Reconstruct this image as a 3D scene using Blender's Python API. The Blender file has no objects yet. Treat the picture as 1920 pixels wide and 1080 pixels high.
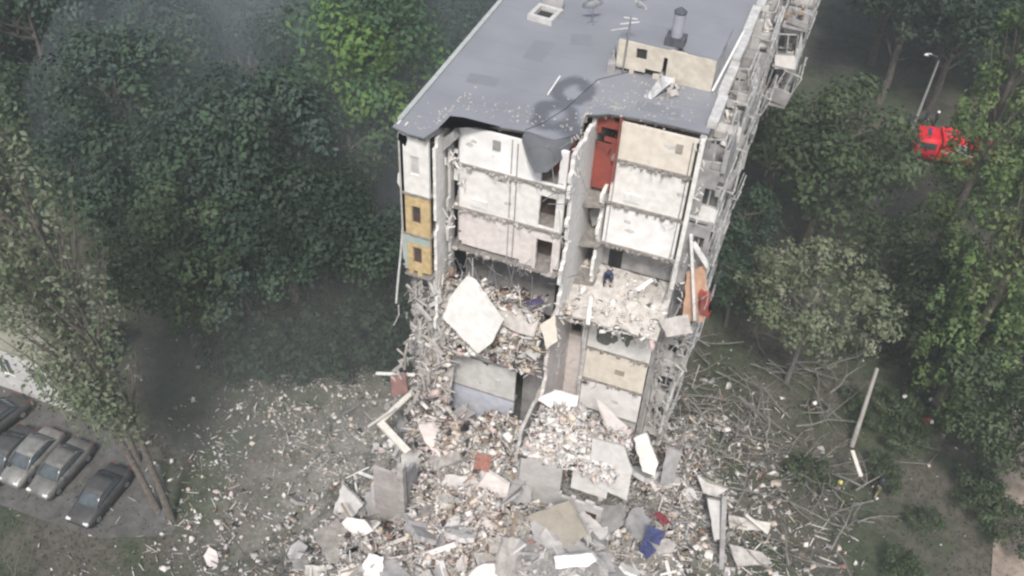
import bpy, bmesh, math, random
import numpy as np
from mathutils import Vector, Matrix
random.seed(7); RNG = np.random.default_rng(7)
S = bpy.context.scene
COL = S.collection
PI = math.pi
# ------------------------------------------------------------------ camera, world, sun, exposure
CAMP = np.array([17.85, -40.26, 51.08]); PITCH, ROLL, YAW, FPX = .753, .0585, -.3201, 1811.9
def _basis():
    cy, sy = math.cos(YAW), math.sin(YAW)
    f = np.array([sy*math.cos(PITCH), cy*math.cos(PITCH), -math.sin(PITCH)])
    r = np.array([cy, -sy, 0.]); u = np.cross(r, f)
    return r*math.cos(ROLL)+u*math.sin(ROLL), u*math.cos(ROLL)-r*math.sin(ROLL), f
CR, CU, CF = _basis()
cam = bpy.data.cameras.new('camera'); cam.sensor_width = 36; cam.lens = FPX/1920*36
cam.clip_end = 2000; cam.clip_start = .5
camo = bpy.data.objects.new('camera', cam); COL.objects.link(camo); S.camera = camo
camo.matrix_world = Matrix(((CR[0], CU[0], -CF[0], CAMP[0]), (CR[1], CU[1], -CF[1], CAMP[1]), (CR[2], CU[2], -CF[2], CAMP[2]), (0, 0, 0, 1)))
SUN_EL, SUN_AZ = math.radians(54), math.radians(166)      # azimuth clockwise from +Y: behind the camera, a little left
W = bpy.data.worlds.new('World'); S.world = W; W.use_nodes = True
nt = W.node_tree; bg = nt.nodes['Background']
sky = nt.nodes.new('ShaderNodeTexSky'); sky.sky_type = 'NISHITA'; sky.sun_disc = False
sky.sun_elevation = SUN_EL; sky.sun_rotation = SUN_AZ; sky.air_density = 1.2; sky.dust_density = 4; sky.ozone_density = 1
nt.links.new(sky.outputs[0], bg.inputs[0]); bg.inputs[1].default_value = .085
sun = bpy.data.lights.new('sun', 'SUN'); sun.energy = 2.1; sun.angle = math.radians(10); sun.color = (1, .96, .91)
suno = bpy.data.objects.new('sun', sun); COL.objects.link(suno)
sd = Vector((math.sin(SUN_AZ)*math.cos(SUN_EL), math.cos(SUN_AZ)*math.cos(SUN_EL), math.sin(SUN_EL)))
suno.rotation_euler = sd.to_track_quat('Z', 'Y').to_euler(); suno.location = (0, -60, 80)
S.view_settings.view_transform = 'Standard'; S.view_settings.look = 'None'; S.view_settings.gamma = 1
S.view_settings.exposure = .75
S.render.engine = 'CYCLES'
S.cycles.max_bounces = 5; S.cycles.diffuse_bounces = 3; S.cycles.transparent_max_bounces = 6
S.cycles.volume_bounces = 2; S.cycles.pixel_filter_type = 'BLACKMAN_HARRIS'; S.cycles.filter_width = 2.4

def at(u, v, ax, val):
    """photo pixel -> world point on the plane axis=val"""
    r = CR*(u-960)/FPX - CU*(v-540)/FPX + CF
    t = (val-CAMP[ax])/r[ax]
    return CAMP+t*r
def proj(P):
    d = np.asarray(P, float)-CAMP; z = d@CF
    return 960+FPX*(d@CR)/z, 540-FPX*(d@CU)/z, z
# ------------------------------------------------------------------ materials
MATS = {}
def mat(name, col, col2=None, rough=.85, scale=2., bump=.0, detail=6, spread=(.35, .65), metal=0, scale2=None, trans=0):
    if name in MATS: return MATS[name]
    m = bpy.data.materials.new(name); m.use_nodes = True; n = m.node_tree; b = n.nodes['Principled BSDF']
    b.inputs['Roughness'].default_value = rough; b.inputs['Metallic'].default_value = metal
    col2 = col2 or tuple(c*.7 for c in col)
    tc = n.nodes.new('ShaderNodeTexCoord'); no = n.nodes.new('ShaderNodeTexNoise'); no.inputs['Scale'].default_value = scale
    no.inputs['Detail'].default_value = detail; no.inputs['Roughness'].default_value = .65
    n.links.new(tc.outputs['Object'], no.inputs['Vector'])
    cr = n.nodes.new('ShaderNodeValToRGB'); cr.color_ramp.elements[0].position = spread[0]; cr.color_ramp.elements[1].position = spread[1]
    cr.color_ramp.elements[0].color = (*col2, 1); cr.color_ramp.elements[1].color = (*col, 1)
    n.links.new(no.outputs[0], cr.inputs[0]); out = cr.outputs[0]
    if scale2:
        no2 = n.nodes.new('ShaderNodeTexNoise'); no2.inputs['Scale'].default_value = scale2; no2.inputs['Detail'].default_value = 4
        n.links.new(tc.outputs['Object'], no2.inputs['Vector'])
        mx = n.nodes.new('ShaderNodeMix'); mx.data_type = 'RGBA'; mx.blend_type = 'MULTIPLY'; mx.inputs[0].default_value = .3
        c2 = n.nodes.new('ShaderNodeValToRGB'); c2.color_ramp.elements[0].position = .4; c2.color_ramp.elements[1].position = .6
        c2.color_ramp.elements[0].color = (.6, .57, .54, 1); c2.color_ramp.elements[1].color = (1, 1, 1, 1)
        n.links.new(no2.outputs[0], c2.inputs[0]); n.links.new(out, mx.inputs[6]); n.links.new(c2.outputs[0], mx.inputs[7]); out = mx.outputs[2]
    n.links.new(out, b.inputs['Base Color'])
    if bump:
        bp = n.nodes.new('ShaderNodeBump'); bp.inputs['Strength'].default_value = bump; bp.inputs['Distance'].default_value = .05
        n.links.new(no.outputs[0], bp.inputs['Height']); n.links.new(bp.outputs[0], b.inputs['Normal'])
    if trans:
        tr = n.nodes.new('ShaderNodeBsdfTranslucent'); ms = n.nodes.new('ShaderNodeMixShader'); ms.inputs[0].default_value = trans
        n.links.new(out, tr.inputs[0]); n.links.new(b.outputs[0], ms.inputs[1]); n.links.new(tr.outputs[0], ms.inputs[2])
        n.links.new(ms.outputs[0], n.nodes['Material Output'].inputs[0])
    MATS[name] = m; return m
M_white = mat('white_plaster', (.80, .79, .77), (.74, .73, .71), scale=.7, scale2=2.5)
M_white2 = mat('bright_plaster', (.86, .86, .86), (.81, .80, .80), scale=.5, scale2=1.3)
M_cream = mat('cream_wallpaper', (.74, .69, .61), (.69, .64, .56), scale=.6, scale2=2)
M_pink = mat('pinkish_plaster', (.72, .67, .65), (.65, .60, .58), scale=1, scale2=3)
M_grey = mat('panel_grey', (.56, .55, .54), (.46, .45, .44), scale=.9, scale2=3, bump=.2)
M_greyd = mat('panel_dark_grey', (.36, .35, .35), (.22, .22, .22), scale=1.4, bump=.3)
M_blue = mat('pale_blue_plaster', (.52, .55, .63), (.47, .50, .58), scale=.8, scale2=2)
M_ochre = mat('ochre_plaster', (.60, .46, .25), (.46, .34, .18), scale=1.5, scale2=3)
M_teal = mat('teal_plaster', (.40, .47, .44), (.30, .36, .34), scale=1.5)
M_red = mat('red_wallpaper', (.32, .07, .05), (.2, .05, .04), scale=1.2)
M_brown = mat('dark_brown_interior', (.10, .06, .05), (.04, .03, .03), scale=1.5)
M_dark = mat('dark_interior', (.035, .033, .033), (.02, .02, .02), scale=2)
M_edge = mat('slab_edge_concrete', (.30, .28, .26), (.16, .15, .14), scale=3, bump=.4)
M_conc = mat('broken_concrete', (.50, .48, .45), (.30, .28, .27), scale=2.2, bump=.5, scale2=.8)
M_dust = mat('concrete_dust', (.62, .60, .57), (.40, .38, .35), scale=2.5, bump=.6, scale2=.6)
M_frame = mat('white_frame_paint', (.78, .78, .77), (.60, .60, .58), scale=3)
M_glass = mat('dull_window_glass', (.10, .12, .13), (.05, .06, .07), rough=.15, scale=1)
M_orange = mat('faded_orange_cladding', (.66, .42, .30), (.52, .32, .22), scale=1.2, scale2=3)
M_tan = mat('tan_carpet', (.36, .33, .28), (.27, .25, .21), scale=1.6)
M_wood = mat('weathered_wood', (.34, .27, .20), (.2, .15, .11), scale=4)
M_pale = mat('pale_timber', (.72, .69, .63), (.55, .52, .47), scale=3)
M_metal = mat('dull_metal', (.34, .35, .36), (.2, .2, .21), rough=.5, metal=.4, scale=4)
M_black = mat('black_rubber', (.02, .02, .02), (.012, .012, .012), rough=.7)
M_bark = mat('grey_bark', (.17, .15, .13), (.08, .07, .06), scale=5, bump=.5)
M_deadwood = mat('grey_dead_wood', (.25, .24, .225), (.13, .125, .115), scale=5)

def obj(name, me, m=None, parent=None):
    if isinstance(me, bmesh.types.BMesh):
        b = me; me = bpy.data.meshes.new(name); bmesh.ops.recalc_face_normals(b, faces=b.faces); b.to_mesh(me); b.free()
    if m is not None:
        for k in (m if isinstance(m, (list, tuple)) else [m]): me.materials.append(k)
    o = bpy.data.objects.new(name, me); COL.objects.link(o)
    if parent: o.parent = parent
    return o
def tag(o, label, cat, group=None, kind=None):
    o['label'] = label; o['category'] = cat
    if group: o['group'] = group
    if kind: o['kind'] = kind
    return o
def thing(name, label, cat, loc=(0, 0, 0), rz=0, group=None):
    o = bpy.data.objects.new(name, None); COL.objects.link(o); o.location = loc; o.rotation_euler = (0, 0, rz)
    o.empty_display_size = .3
    return tag(o, label, cat, group)
def copy_tree(o, parent=None):
    c = o.copy(); COL.objects.link(c)
    if parent: c.parent = parent
    for ch in list(o.children): copy_tree(ch, c)
    return c
# ---- mesh helpers
def box(b, x0, x1, y0, y1, z0, z1, mi=0, M=None):
    vs = [b.verts.new((x, y, z)) for x in (x0, x1) for y in (y0, y1) for z in (z0, z1)]
    if M is not None:
        for v in vs: v.co = M @ v.co
    for f in ((0, 1, 3, 2), (4, 6, 7, 5), (0, 4, 5, 1), (2, 3, 7, 6), (0, 2, 6, 4), (1, 5, 7, 3)):
        b.faces.new([vs[i] for i in f]).material_index = mi
def BM(): return bmesh.new()
def boxo(name, x0, x1, y0, y1, z0, z1, m, parent=None):
    b = BM(); box(b, x0, x1, y0, y1, z0, z1); return obj(name, b, m, parent)
def tube(b, pts, r, n=6, mi=0, cap=True):
    pts = [Vector(p) for p in pts]; rs = r if isinstance(r, (list, tuple)) else [r]*len(pts)
    rings = []
    for i, p in enumerate(pts):
        d = (pts[min(i+1, len(pts)-1)]-pts[max(i-1, 0)]).normalized()
        a = d.orthogonal().normalized() if abs(d.z) < .99 else Vector((1, 0, 0)); c = d.cross(a).normalized(); a = c.cross(d)
        rings.append([b.verts.new(p+(a*math.cos(t*2*PI/n)+c*math.sin(t*2*PI/n))*rs[i]) for t in range(n)])
    for A, B in zip(rings, rings[1:]):
        for t in range(n): b.faces.new((A[t], A[(t+1) % n], B[(t+1) % n], B[t])).material_index = mi
    if cap:
        b.faces.new(rings[0][::-1]).material_index = mi; b.faces.new(rings[-1]).material_index = mi
def bar(b, p, q, w, mi=0): tube(b, [p, q], w, 4, mi)
def prism(b, pts, off, mi=0, jit=0, sub=0, rnd=random):
    """polygon (list of 3D) extruded by vector off, edges roughened"""
    P = [Vector(p) for p in pts]
    if sub:
        Q = []
        for i, p in enumerate(P):
            q = P[(i+1) % len(P)]; L = (q-p).length; n = max(1, int(L/sub))
            for k in range(n):
                x = p.lerp(q, k/n)
                if jit and k: 
                    d = (q-p).normalized(); nn = d.cross(Vector(off)).normalized(); x += nn*rnd.uniform(-jit, jit)+d*rnd.uniform(-jit, jit)*.5
                Q.append(x)
        P = Q
    off = Vector(off)
    A = [b.verts.new(p) for p in P]; B = [b.verts.new(p+off) for p in P]
    f1 = b.faces.new(A); f2 = b.faces.new(B[::-1]); f1.material_index = f2.material_index = mi
    for i in range(len(P)):
        b.faces.new((A[i], B[i], B[(i+1) % len(P)], A[(i+1) % len(P)])).material_index = mi
    bmesh.ops.triangulate(b, faces=[f1, f2])
def ppx(pts, ax, val):
    return [at(u, v, ax, val) for u, v in pts]
def wallrect(b, x0, x1, z0, z1, y, th, holes=(), mi=0, axis='y', res=None, drop=None, jit=0):
    """wall in the plane y (or x) with rectangular holes; drop(x,z)->True removes a cell"""
    xs = {x0, x1}; zs = {z0, z1}
    for h in holes: xs |= {h[0], h[1]}; zs |= {h[2], h[3]}
    def fill(s):
        s = sorted(s)
        if not res: return s
        o = []
        for a, c in zip(s, s[1:]):
            n = max(1, round((c-a)/res)); o += [a+(c-a)*k/n for k in range(n)]
        return o+[s[-1]]
    xs = [x for x in fill(xs) if x0 <= x <= x1]; zs = [z for z in fill(zs) if z0 <= z <= z1]
    nx, nz = len(xs)-1, len(zs)-1
    keep = {}
    for i in range(nx):
        for k in range(nz):
            cx, cz = (xs[i]+xs[i+1])/2, (zs[k]+zs[k+1])/2
            keep[i, k] = not any(h[0] < cx < h[1] and h[2] < cz < h[3] for h in holes) and not (drop and drop(cx, cz))
    V = {}
    def v(i, k, s):
        if (i, k, s) not in V:
            if (i, k) not in J:
                J[i, k] = (random.uniform(-jit, jit), random.uniform(-jit, jit)) if jit and 0 < i < nx and 0 < k < nz else (0, 0)
            X = xs[i]+J[i, k][0]; Z = zs[k]+J[i, k][1]; yy = y+s*th
            V[i, k, s] = b.verts.new((X, yy, Z) if axis == 'y' else ((yy, X, Z) if axis == 'x' else (X, Z, yy)))
        return V[i, k, s]
    J = {}
    for (i, k), on in keep.items():
        if not on: continue
        for s in (0, 1): b.faces.new((v(i, k, s), v(i+1, k, s), v(i+1, k+1, s), v(i, k+1, s))).material_index = mi
        for di, dk, e in ((-1, 0, ((i, k), (i, k+1))), (1, 0, ((i+1, k), (i+1, k+1))), (0, -1, ((i, k), (i+1, k))), (0, 1, ((i, k+1), (i+1, k+1)))):
            if not keep.get((i+di, k+dk), False):
                (a0, a1), (c0, c1) = e; b.faces.new((v(a0, a1, 0), v(c0, c1, 0), v(c0, c1, 1), v(a0, a1, 1))).material_index = mi
def hash2(x, y, s=0):
    return (math.sin(x*12.9898+y*78.233+s*37.7)*43758.5453) % 1
def vnoise(x, y, s=0):
    xi, yi = math.floor(x), math.floor(y); fx, fy = x-xi, y-yi; fx = fx*fx*(3-2*fx); fy = fy*fy*(3-2*fy)
    a, b_, c, d = hash2(xi, yi, s), hash2(xi+1, yi, s), hash2(xi, yi+1, s), hash2(xi+1, yi+1, s)
    return a+(b_-a)*fx+(c-a)*fy+(a-b_-c+d)*fx*fy
def fbm(x, y, s=0, o=4):
    t = 0; a = .5
    for k in range(o): t += a*vnoise(x, y, s+k); x *= 2.1; y *= 2.1; a *= .5
    return t
F = lambda n: (n-1)*2.8
RZ = 25.0
# ------------------------------------------------------------------ ground
def ground_material():
    m = bpy.data.materials.new('ground_grass_and_dust'); m.use_nodes = True; n = m.node_tree; b = n.nodes['Principled BSDF']; L = n.links
    b.inputs['Roughness'].default_value = .95
    g = n.nodes.new('ShaderNodeNewGeometry')
    def noise(sc, det=6):
        k = n.nodes.new('ShaderNodeTexNoise'); k.inputs['Scale'].default_value = sc; k.inputs['Detail'].default_value = det; k.inputs['Roughness'].default_value = .7
        L.new(g.outputs['Position'], k.inputs['Vector']); return k.outputs[0]
    def ramp(src, p0, p1, c0, c1):
        r = n.nodes.new('ShaderNodeValToRGB'); r.color_ramp.elements[0].position = p0; r.color_ramp.elements[1].position = p1
        r.color_ramp.elements[0].color = (*c0, 1); r.color_ramp.elements[1].color = (*c1, 1); L.new(src, r.inputs[0]); return r.outputs[0]
    def mix(f, a, c):
        k = n.nodes.new('ShaderNodeMix'); k.data_type = 'RGBA'; L.new(f, k.inputs[0]); L.new(a, k.inputs[6]); L.new(c, k.inputs[7]); return k.outputs[2]
    grass = ramp(noise(1.2), .35, .65, (.032, .042, .025), (.068, .084, .048))
    dirt = ramp(noise(2.5), .35, .65, (.055, .052, .042), (.115, .108, .09))
    base = mix(ramp(noise(.16, 3), .44, .56, (0, 0, 0), (1, 1, 1)), grass, dirt)
    dust = ramp(noise(3.5), .3, .7, (.15, .145, .135), (.46, .44, .415))
    d = n.nodes.new('ShaderNodeVectorMath'); d.operation = 'DISTANCE'; d.inputs[1].default_value = (6, -10, 0); L.new(g.outputs['Position'], d.inputs[0])
    mr = n.nodes.new('ShaderNodeMapRange'); mr.inputs[1].default_value = 18; mr.inputs[2].default_value = 6; L.new(d.outputs['Value'], mr.inputs[0])
    mul = n.nodes.new('ShaderNodeMath'); mul.operation = 'MULTIPLY'; L.new(mr.outputs[0], mul.inputs[0])
    L.new(ramp(noise(.8), .3, .55, (0, 0, 0), (1, 1, 1)), mul.inputs[1])
    col = mix(mul.outputs[0], base, dust); L.new(col, b.inputs['Base Color'])
    bp = n.nodes.new('ShaderNodeBump'); bp.inputs['Strength'].default_value = .7; bp.inputs['Distance'].default_value = .15
    L.new(noise(4), bp.inputs['Height']); L.new(bp.outputs[0], b.inputs['Normal'])
    return m
M_ground = ground_material()
def gz(x, y):
    far = min(1, max(0, (math.hypot(x-7, y-10)-30)/40))
    return (fbm(x*.06, y*.06, 3)-.5)*2.2*far+(fbm(x*.35, y*.35, 5)-.5)*.35-.15
def sheet(name, x0, x1, y0, y1, res, zf, m, ok=None):
    nx = int((x1-x0)/res); ny = int((y1-y0)/res)
    vs = [(x0+i*res, y0+j*res, zf(x0+i*res, y0+j*res)) for j in range(ny+1) for i in range(nx+1)]
    fs = [(j*(nx+1)+i, j*(nx+1)+i+1, (j+1)*(nx+1)+i+1, (j+1)*(nx+1)+i) for j in range(ny) for i in range(nx) if not ok or ok(x0+(i+.5)*res, y0+(j+.5)*res)]
    me = bpy.data.meshes.new(name); me.from_pydata(vs, [], fs); me.update()
    for p in me.polygons: p.use_smooth = True
    return obj(name, me, m)
b = BM()
def axis_pts():
    a = [x*1.5 for x in range(-60, 61)]
    k = 1.5
    while a[-1] < 260: k *= 1.25; a.append(a[-1]+k)
    k = 1.5
    while a[0] > -260: k *= 1.25; a.insert(0, a[0]-k)
    return a
ax_ = axis_pts(); gv = [[b.verts.new((x, y+10, gz(x, y+10))) for x in ax_] for y in ax_]
for j in range(len(ax_)-1):
    for i in range(len(ax_)-1): b.faces.new((gv[j][i], gv[j][i+1], gv[j+1][i+1], gv[j+1][i])).smooth = True
o = obj('ground', b, M_ground); o['kind'] = 'structure'; o['label'] = 'dusty grass and bare soil around the ruined block'; o['category'] = 'ground'
# asphalt by the parked cars, dirt path at right
M_asph = mat('grey_asphalt', (.12, .12, .115), (.07, .07, .068), scale=1.5, bump=.2, scale2=.4)
def patch(name, pxs, m, z, label, cat):
    b = BM(); P = [at(u, v, 2, 0) for u, v in pxs]; vs = [b.verts.new((p[0], p[1], z)) for p in P]; f = b.faces.new(vs)
    bmesh.ops.triangulate(b, faces=[f]); bmesh.ops.subdivide_edges(b, edges=b.edges, cuts=14, use_grid_fill=True)
    for v in b.verts: v.co.z = z+max(0, gz(v.co.x, v.co.y)) if False else gz(v.co.x, v.co.y)+z
    o = obj(name, b, m); o['kind'] = 'structure'; o['label'] = label; o['category'] = cat; return o
patch('car_park', [(-120, 700), (130, 745), (300, 870), (330, 1000), (180, 1010), (-120, 900)], M_asph, .07, 'worn grey asphalt under the parked cars', 'car park')
patch('yard', [(-140, 440), (10, 455), (95, 580), (120, 690), (-140, 660)], mat('pale_yard_gravel', (.27, .27, .20), (.19, .19, .14), scale=.6, scale2=2), .06, 'pale olive yard behind the low building', 'yard')
M_path = mat('tan_dirt_path', (.36, .30, .25), (.22, .18, .15), scale=.8, bump=.3, scale2=3)
patch('dirt_path', [(1912, 735), (1990, 700), (2080, 1200), (1850, 1200), (1872, 900)], M_path, .09, 'tan dirt path along the right edge', 'path')
# ------------------------------------------------------------------ the damaged block
BL = thing('apartment_building', 'tall concrete panel apartment block with its near end torn away', 'building', (0, 0, 0))
BW = 13.9
# core volume behind the cut
M_fac = mat('facade_panels', (.50, .49, .47), (.38, .37, .36), scale=.4, scale2=3)
wins = []
b = BM()
holesL = []
for k in range(12):
    y = 5+k*3.4
    for n in range(1, 10): holesL.append((y, y+1.5, F(n)+.9, F(n)+2.3))
wallrect(b, -3.6, 47, 0, 24.8, 0.0, .25, holesL, axis='x'); wallrect(b, -5.3, -3.605, 15.2, 24.5, 0.0, .25, res=.3, axis='x', drop=lambda y, z: z < 16.4 and fbm(y*2, z) < .5); obj('side_wall', b, M_fac, BL)
b = BM(); wallrect(b, 0.0, 47, 0, 24.8, 13.65, .25, [(y+.2, y+2.4, F(n)+.3, F(n)+2.4) for y in [1+3.6*k for k in range(12)] for n in range(1, 10)], axis='x'); obj('side_wall', b, M_fac, BL)
boxo('rear_wall', 0.25, 13.65, 46.7, 47, 0, 24.8, M_fac, BL)
b = BM()
for (y0, y1, z0, z1) in holesL[:0]: pass
boxo('inner_wall', .6, 13.2, 4.6, 4.8, 0, 24.7, M_grey, BL)
for x in (0.6, 13.2): pass
for i, (y0, y1, z0, z1) in enumerate(holesL):
    if len(wins) >= 96 or y0 > 34: continue
    if i == 0 or not wins:
        b = BM()
        for a in ((0, 1.5, 0, .07), (0, 1.5, 1.33, 1.4)): box(b, .08, .16, a[0], a[1], a[2], a[3])
        for yy in (0, .72, 1.43): box(b, .08, .16, yy, yy+.07, .07, 1.33)
        w = obj('window', b, M_frame, BL); w.location = (0, y0, z0)
        b = BM(); box(b, .11, .13, .07, 1.43, .07, 1.33); obj('pane', b, M_glass, w); wins.append(w)
    else:
        w = copy_tree(wins[0], BL); w.location = (0, y0, z0); wins.append(w)
# --- roof with torn front edge
def roof_material():
    m = bpy.data.materials.new('roof_felt'); m.use_nodes = True; n = m.node_tree; bs = n.nodes['Principled BSDF']; L = n.links
    bs.inputs['Roughness'].default_value = .8
    g = n.nodes.new('ShaderNodeNewGeometry')
    no = n.nodes.new('ShaderNodeTexNoise'); no.inputs['Scale'].default_value = .35; no.inputs['Detail'].default_value = 8
    L.new(g.outputs['Position'], no.inputs['Vector'])
    cr = n.nodes.new('ShaderNodeValToRGB'); cr.color_ramp.elements[0].position = .35; cr.color_ramp.elements[1].position = .65
    cr.color_ramp.elements[0].color = (.20, .21, .232, 1); cr.color_ramp.elements[1].color = (.235, .245, .268, 1)
    L.new(no.outputs[0], cr.inputs[0])
    def math_(op, a, c=None):
        k = n.nodes.new('ShaderNodeMath'); k.operation = op
        for i, x in enumerate((a, c)):
            if x is None: continue
            if isinstance(x, (int, float)): k.inputs[i].default_value = x
            else: L.new(x, k.inputs[i])
        return k.outputs[0]
    sep = n.nodes.new('ShaderNodeSeparateXYZ'); L.new(g.outputs['Position'], sep.inputs[0])
    nz = n.nodes.new('ShaderNodeTexNoise'); nz.inputs['Scale'].default_value = .9; nz.inputs['Detail'].default_value = 4; L.new(g.outputs['Position'], nz.inputs['Vector']); wob = math_('MULTIPLY', math_('SUBTRACT', nz.outputs[0], .5), .9)
    tot = None
    # rings of old tar left on the felt
    for (u, v, rx, ry, wd) in ((1076, 172, .95, 1.25, .42), (1040, 216, 1.0, 1.35, .42)):
        p = at(u, v, 2, RZ); dx = math_('DIVIDE', math_('SUBTRACT', sep.outputs[0], float(p[0])), rx); dy = math_('DIVIDE', math_('SUBTRACT', sep.outputs[1], float(p[1])), ry)
        r = math_('SQRT', math_('ADD', math_('MULTIPLY', dx, dx), math_('MULTIPLY', dy, dy)))
        e = math_('DIVIDE', math_('ABSOLUTE', math_('SUBTRACT', math_('ADD', r, wob), .8)), wd)
        k = n.nodes.new('ShaderNodeMapRange'); k.interpolation_type = 'SMOOTHSTEP'; k.inputs[1].default_value = 1.25; k.inputs[2].default_value = .3; L.new(e, k.inputs[0])
        tot = k.outputs[0] if tot is None else math_('MAXIMUM', tot, k.outputs[0])
    for (u, v, rr) in ((1101, 165, .55), (1072, 243, .8)):
        p = at(u, v, 2, RZ); dx = math_('SUBTRACT', sep.outputs[0], float(p[0])); dy = math_('SUBTRACT', sep.outputs[1], float(p[1]))
        r = math_('SQRT', math_('ADD', math_('MULTIPLY', dx, dx), math_('MULTIPLY', dy, dy)))
        k = n.nodes.new('ShaderNodeMapRange'); k.interpolation_type = 'SMOOTHSTEP'; k.inputs[1].default_value = rr*1.3; k.inputs[2].default_value = rr*.4; L.new(r, k.inputs[0])
        tot = math_('MAXIMUM', tot, k.outputs[0])
    mx = n.nodes.new('ShaderNodeMix'); mx.data_type = 'RGBA'; L.new(math_('MULTIPLY', tot, .8), mx.inputs[0]); L.new(cr.outputs[0], mx.inputs[6]); mx.inputs[7].default_value = (.075, .082, .095, 1)
    # faint seams between felt strips
    wv = math_('FRACT', math_('MULTIPLY', sep.outputs[1], .5)); ln = math_('LESS_THAN', wv, .03)
    mx2 = n.nodes.new('ShaderNodeMix'); mx2.data_type = 'RGBA'; mx2.blend_type = 'MULTIPLY'; L.new(math_('MULTIPLY', ln, .16), mx2.inputs[0]); L.new(mx.outputs[2], mx2.inputs[6]); mx2.inputs[7].default_value = (.3, .3, .3, 1)
    L.new(mx2.outputs[2], bs.inputs['Base Color']); return m
M_roof = roof_material()
front = [(748, 240), (762, 249), (795, 258), (822, 240), (836, 226), (844, 217), (870, 220), (905, 229), (940, 238), (962, 241), (985, 245), (1040, 262), (1085, 250), (1092, 232), (1098, 213), (1120, 214), (1142, 212), (1160, 215), (1200, 222), (1260, 234), (1312, 246)]
P = [Vector((*at(u, v, 2, RZ)[:2], RZ)) for u, v in front]; P[0].x = -.1
P[-1].x = BW+.1
ring = P+[Vector((BW+.1, 47.1, RZ)), Vector((-.1, 47.1, RZ))]
b = BM(); prism(b, ring, (0, 0, -.07), 0)
roof = obj('roof', b, [M_roof], BL)
# slab under the felt, set back and rougher
b = BM(); ring2 = [Vector((min(max(p.x, .02), BW-.02), p.y+(.25 if i < len(P) else 0), RZ-.075)) for i, p in enumerate(P)]+[Vector((BW-.02, 47, RZ-.075)), Vector((.02, 47, RZ-.075))]
prism(b, ring2, (0, 0, -.28), 0); obj('roof_slab', b, M_edge, BL)
# ragged hanging felt flap
b = BM(); NF = 10
rows = []
fl = [(985, 244), (1003, 250), (1022, 258), (1042, 262), (1062, 258), (1082, 250)]
for i, (u, v) in enumerate(fl):
    p = at(u, v, 2, RZ); ln = [.5, 1.35, 1.75, 1.6, 1.1, .5][i]; row = []
    for k in range(6):
        t = k/5; row.append(b.verts.new((p[0]+(random.uniform(-.04, .04)), p[1]-ln*.62*math.sin(t*1.3)-.02+random.uniform(-.03, .03), RZ-.005-ln*(1-math.cos(t*1.35)))))
    rows.append(row)
for A, B in zip(rows, rows[1:]):
    for k in range(5): b.faces.new((A[k], B[k], B[k+1], A[k+1])).smooth = True
bmesh.ops.solidify(b, geom=b.faces[:], thickness=.05); obj('roof_flap', b, M_roof, BL)
# copings along the roof edges
b = BM(); box(b, -.12, .12, -5.0, 47.1, RZ+.003, RZ+.12); obj('roof_coping', b, mat('pale_coping', (.42, .44, .43), (.33, .35, .34)), BL)
b = BM()
y = .6
while y < 46:
    L_ = random.uniform(1.6, 3.4); dx = random.uniform(-.06, .1)
    box(b, BW-.22+dx, BW+.28+dx, y, min(y+L_-.06, 46.8), RZ+.003, RZ+.28+random.uniform(-.05, .12)); y += L_
obj('roof_coping', b, mat('worn_coping', (.62, .62, .61), (.38, .38, .37), scale=1.5, scale2=4), BL)
# --- upper right room stack: cross walls of the three top storeys
for n, m, x0 in ((9, M_cream, 9.75), (8, M_white, 9.6), (7, M_white2, 9.55)):
    top = RZ-.45 if n == 9 else F(n+1)-.18
    b = BM(); wallrect(b, x0, 13.72, F(n)+.0, top, 0.0, .16, res=.4, jit=.0); obj('cross_wall', b, m, BL)
for n in (9, 8, 7):
    b = BM(); x0 = 9.45
    prism(b, [(x0+.02, -.10, F(n)-.17), (13.75, -.10, F(n)-.17), (13.75, 4.5, F(n)-.17), (x0+.02, 4.5, F(n)-.17)], (0, 0, .165), 0, .03, .35); obj('floor_slab', b, M_edge, BL)
b = BM(); wallrect(b, 9.3, 13.6, F(6)+.05, F(7)-.2, 1.3, .16, [(9.8, 10.6, F(6), F(6)+2)], res=.4); obj('cross_wall', b, M_greyd, BL)
# right jamb beside the cross walls: dark strip on the wall face + pale column
b = BM(); wallrect(b, 13.72, 13.95, F(6)+.8, RZ-.3, -.15, .5, res=.5, jit=.05); obj('corner_column', b, M_white, BL)
boxo('dark_strip', 13.58, 13.715, -.06, -.004, F(7)+.1, F(9)+2.0, M_dark, BL)
# --- lower right cross walls
for n, m, x0, x1 in ((5, M_grey, 9.6, 13.5), (4, M_white, 9.35, 13.45), (3, M_cream, 9.4, 13.4), (2, M_white2, 9.4, 13.4), (1, M_grey, 9.4, 13.4)):
    b = BM(); wallrect(b, x0, x1, F(n), F(n+1)-.15, .0, .16, res=.4, drop=(lambda x, z: x < 10.3 and z > F(6)-.9 and hash2(round(x*2.5), round(z*2.5)) < .5) if n == 5 else None); obj('cross_wall', b, m, BL)
    b = BM(); prism(b, [(x0, -.06, F(n)-.148), (x1+.1, -.06, F(n)-.148), (x1+.1, 4.4, F(n)-.148), (x0, 4.4, F(n)-.148)], (0, 0, .146), 0, .03, .35)
    if n > 1: obj('floor_slab', b, M_edge, BL)
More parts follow.
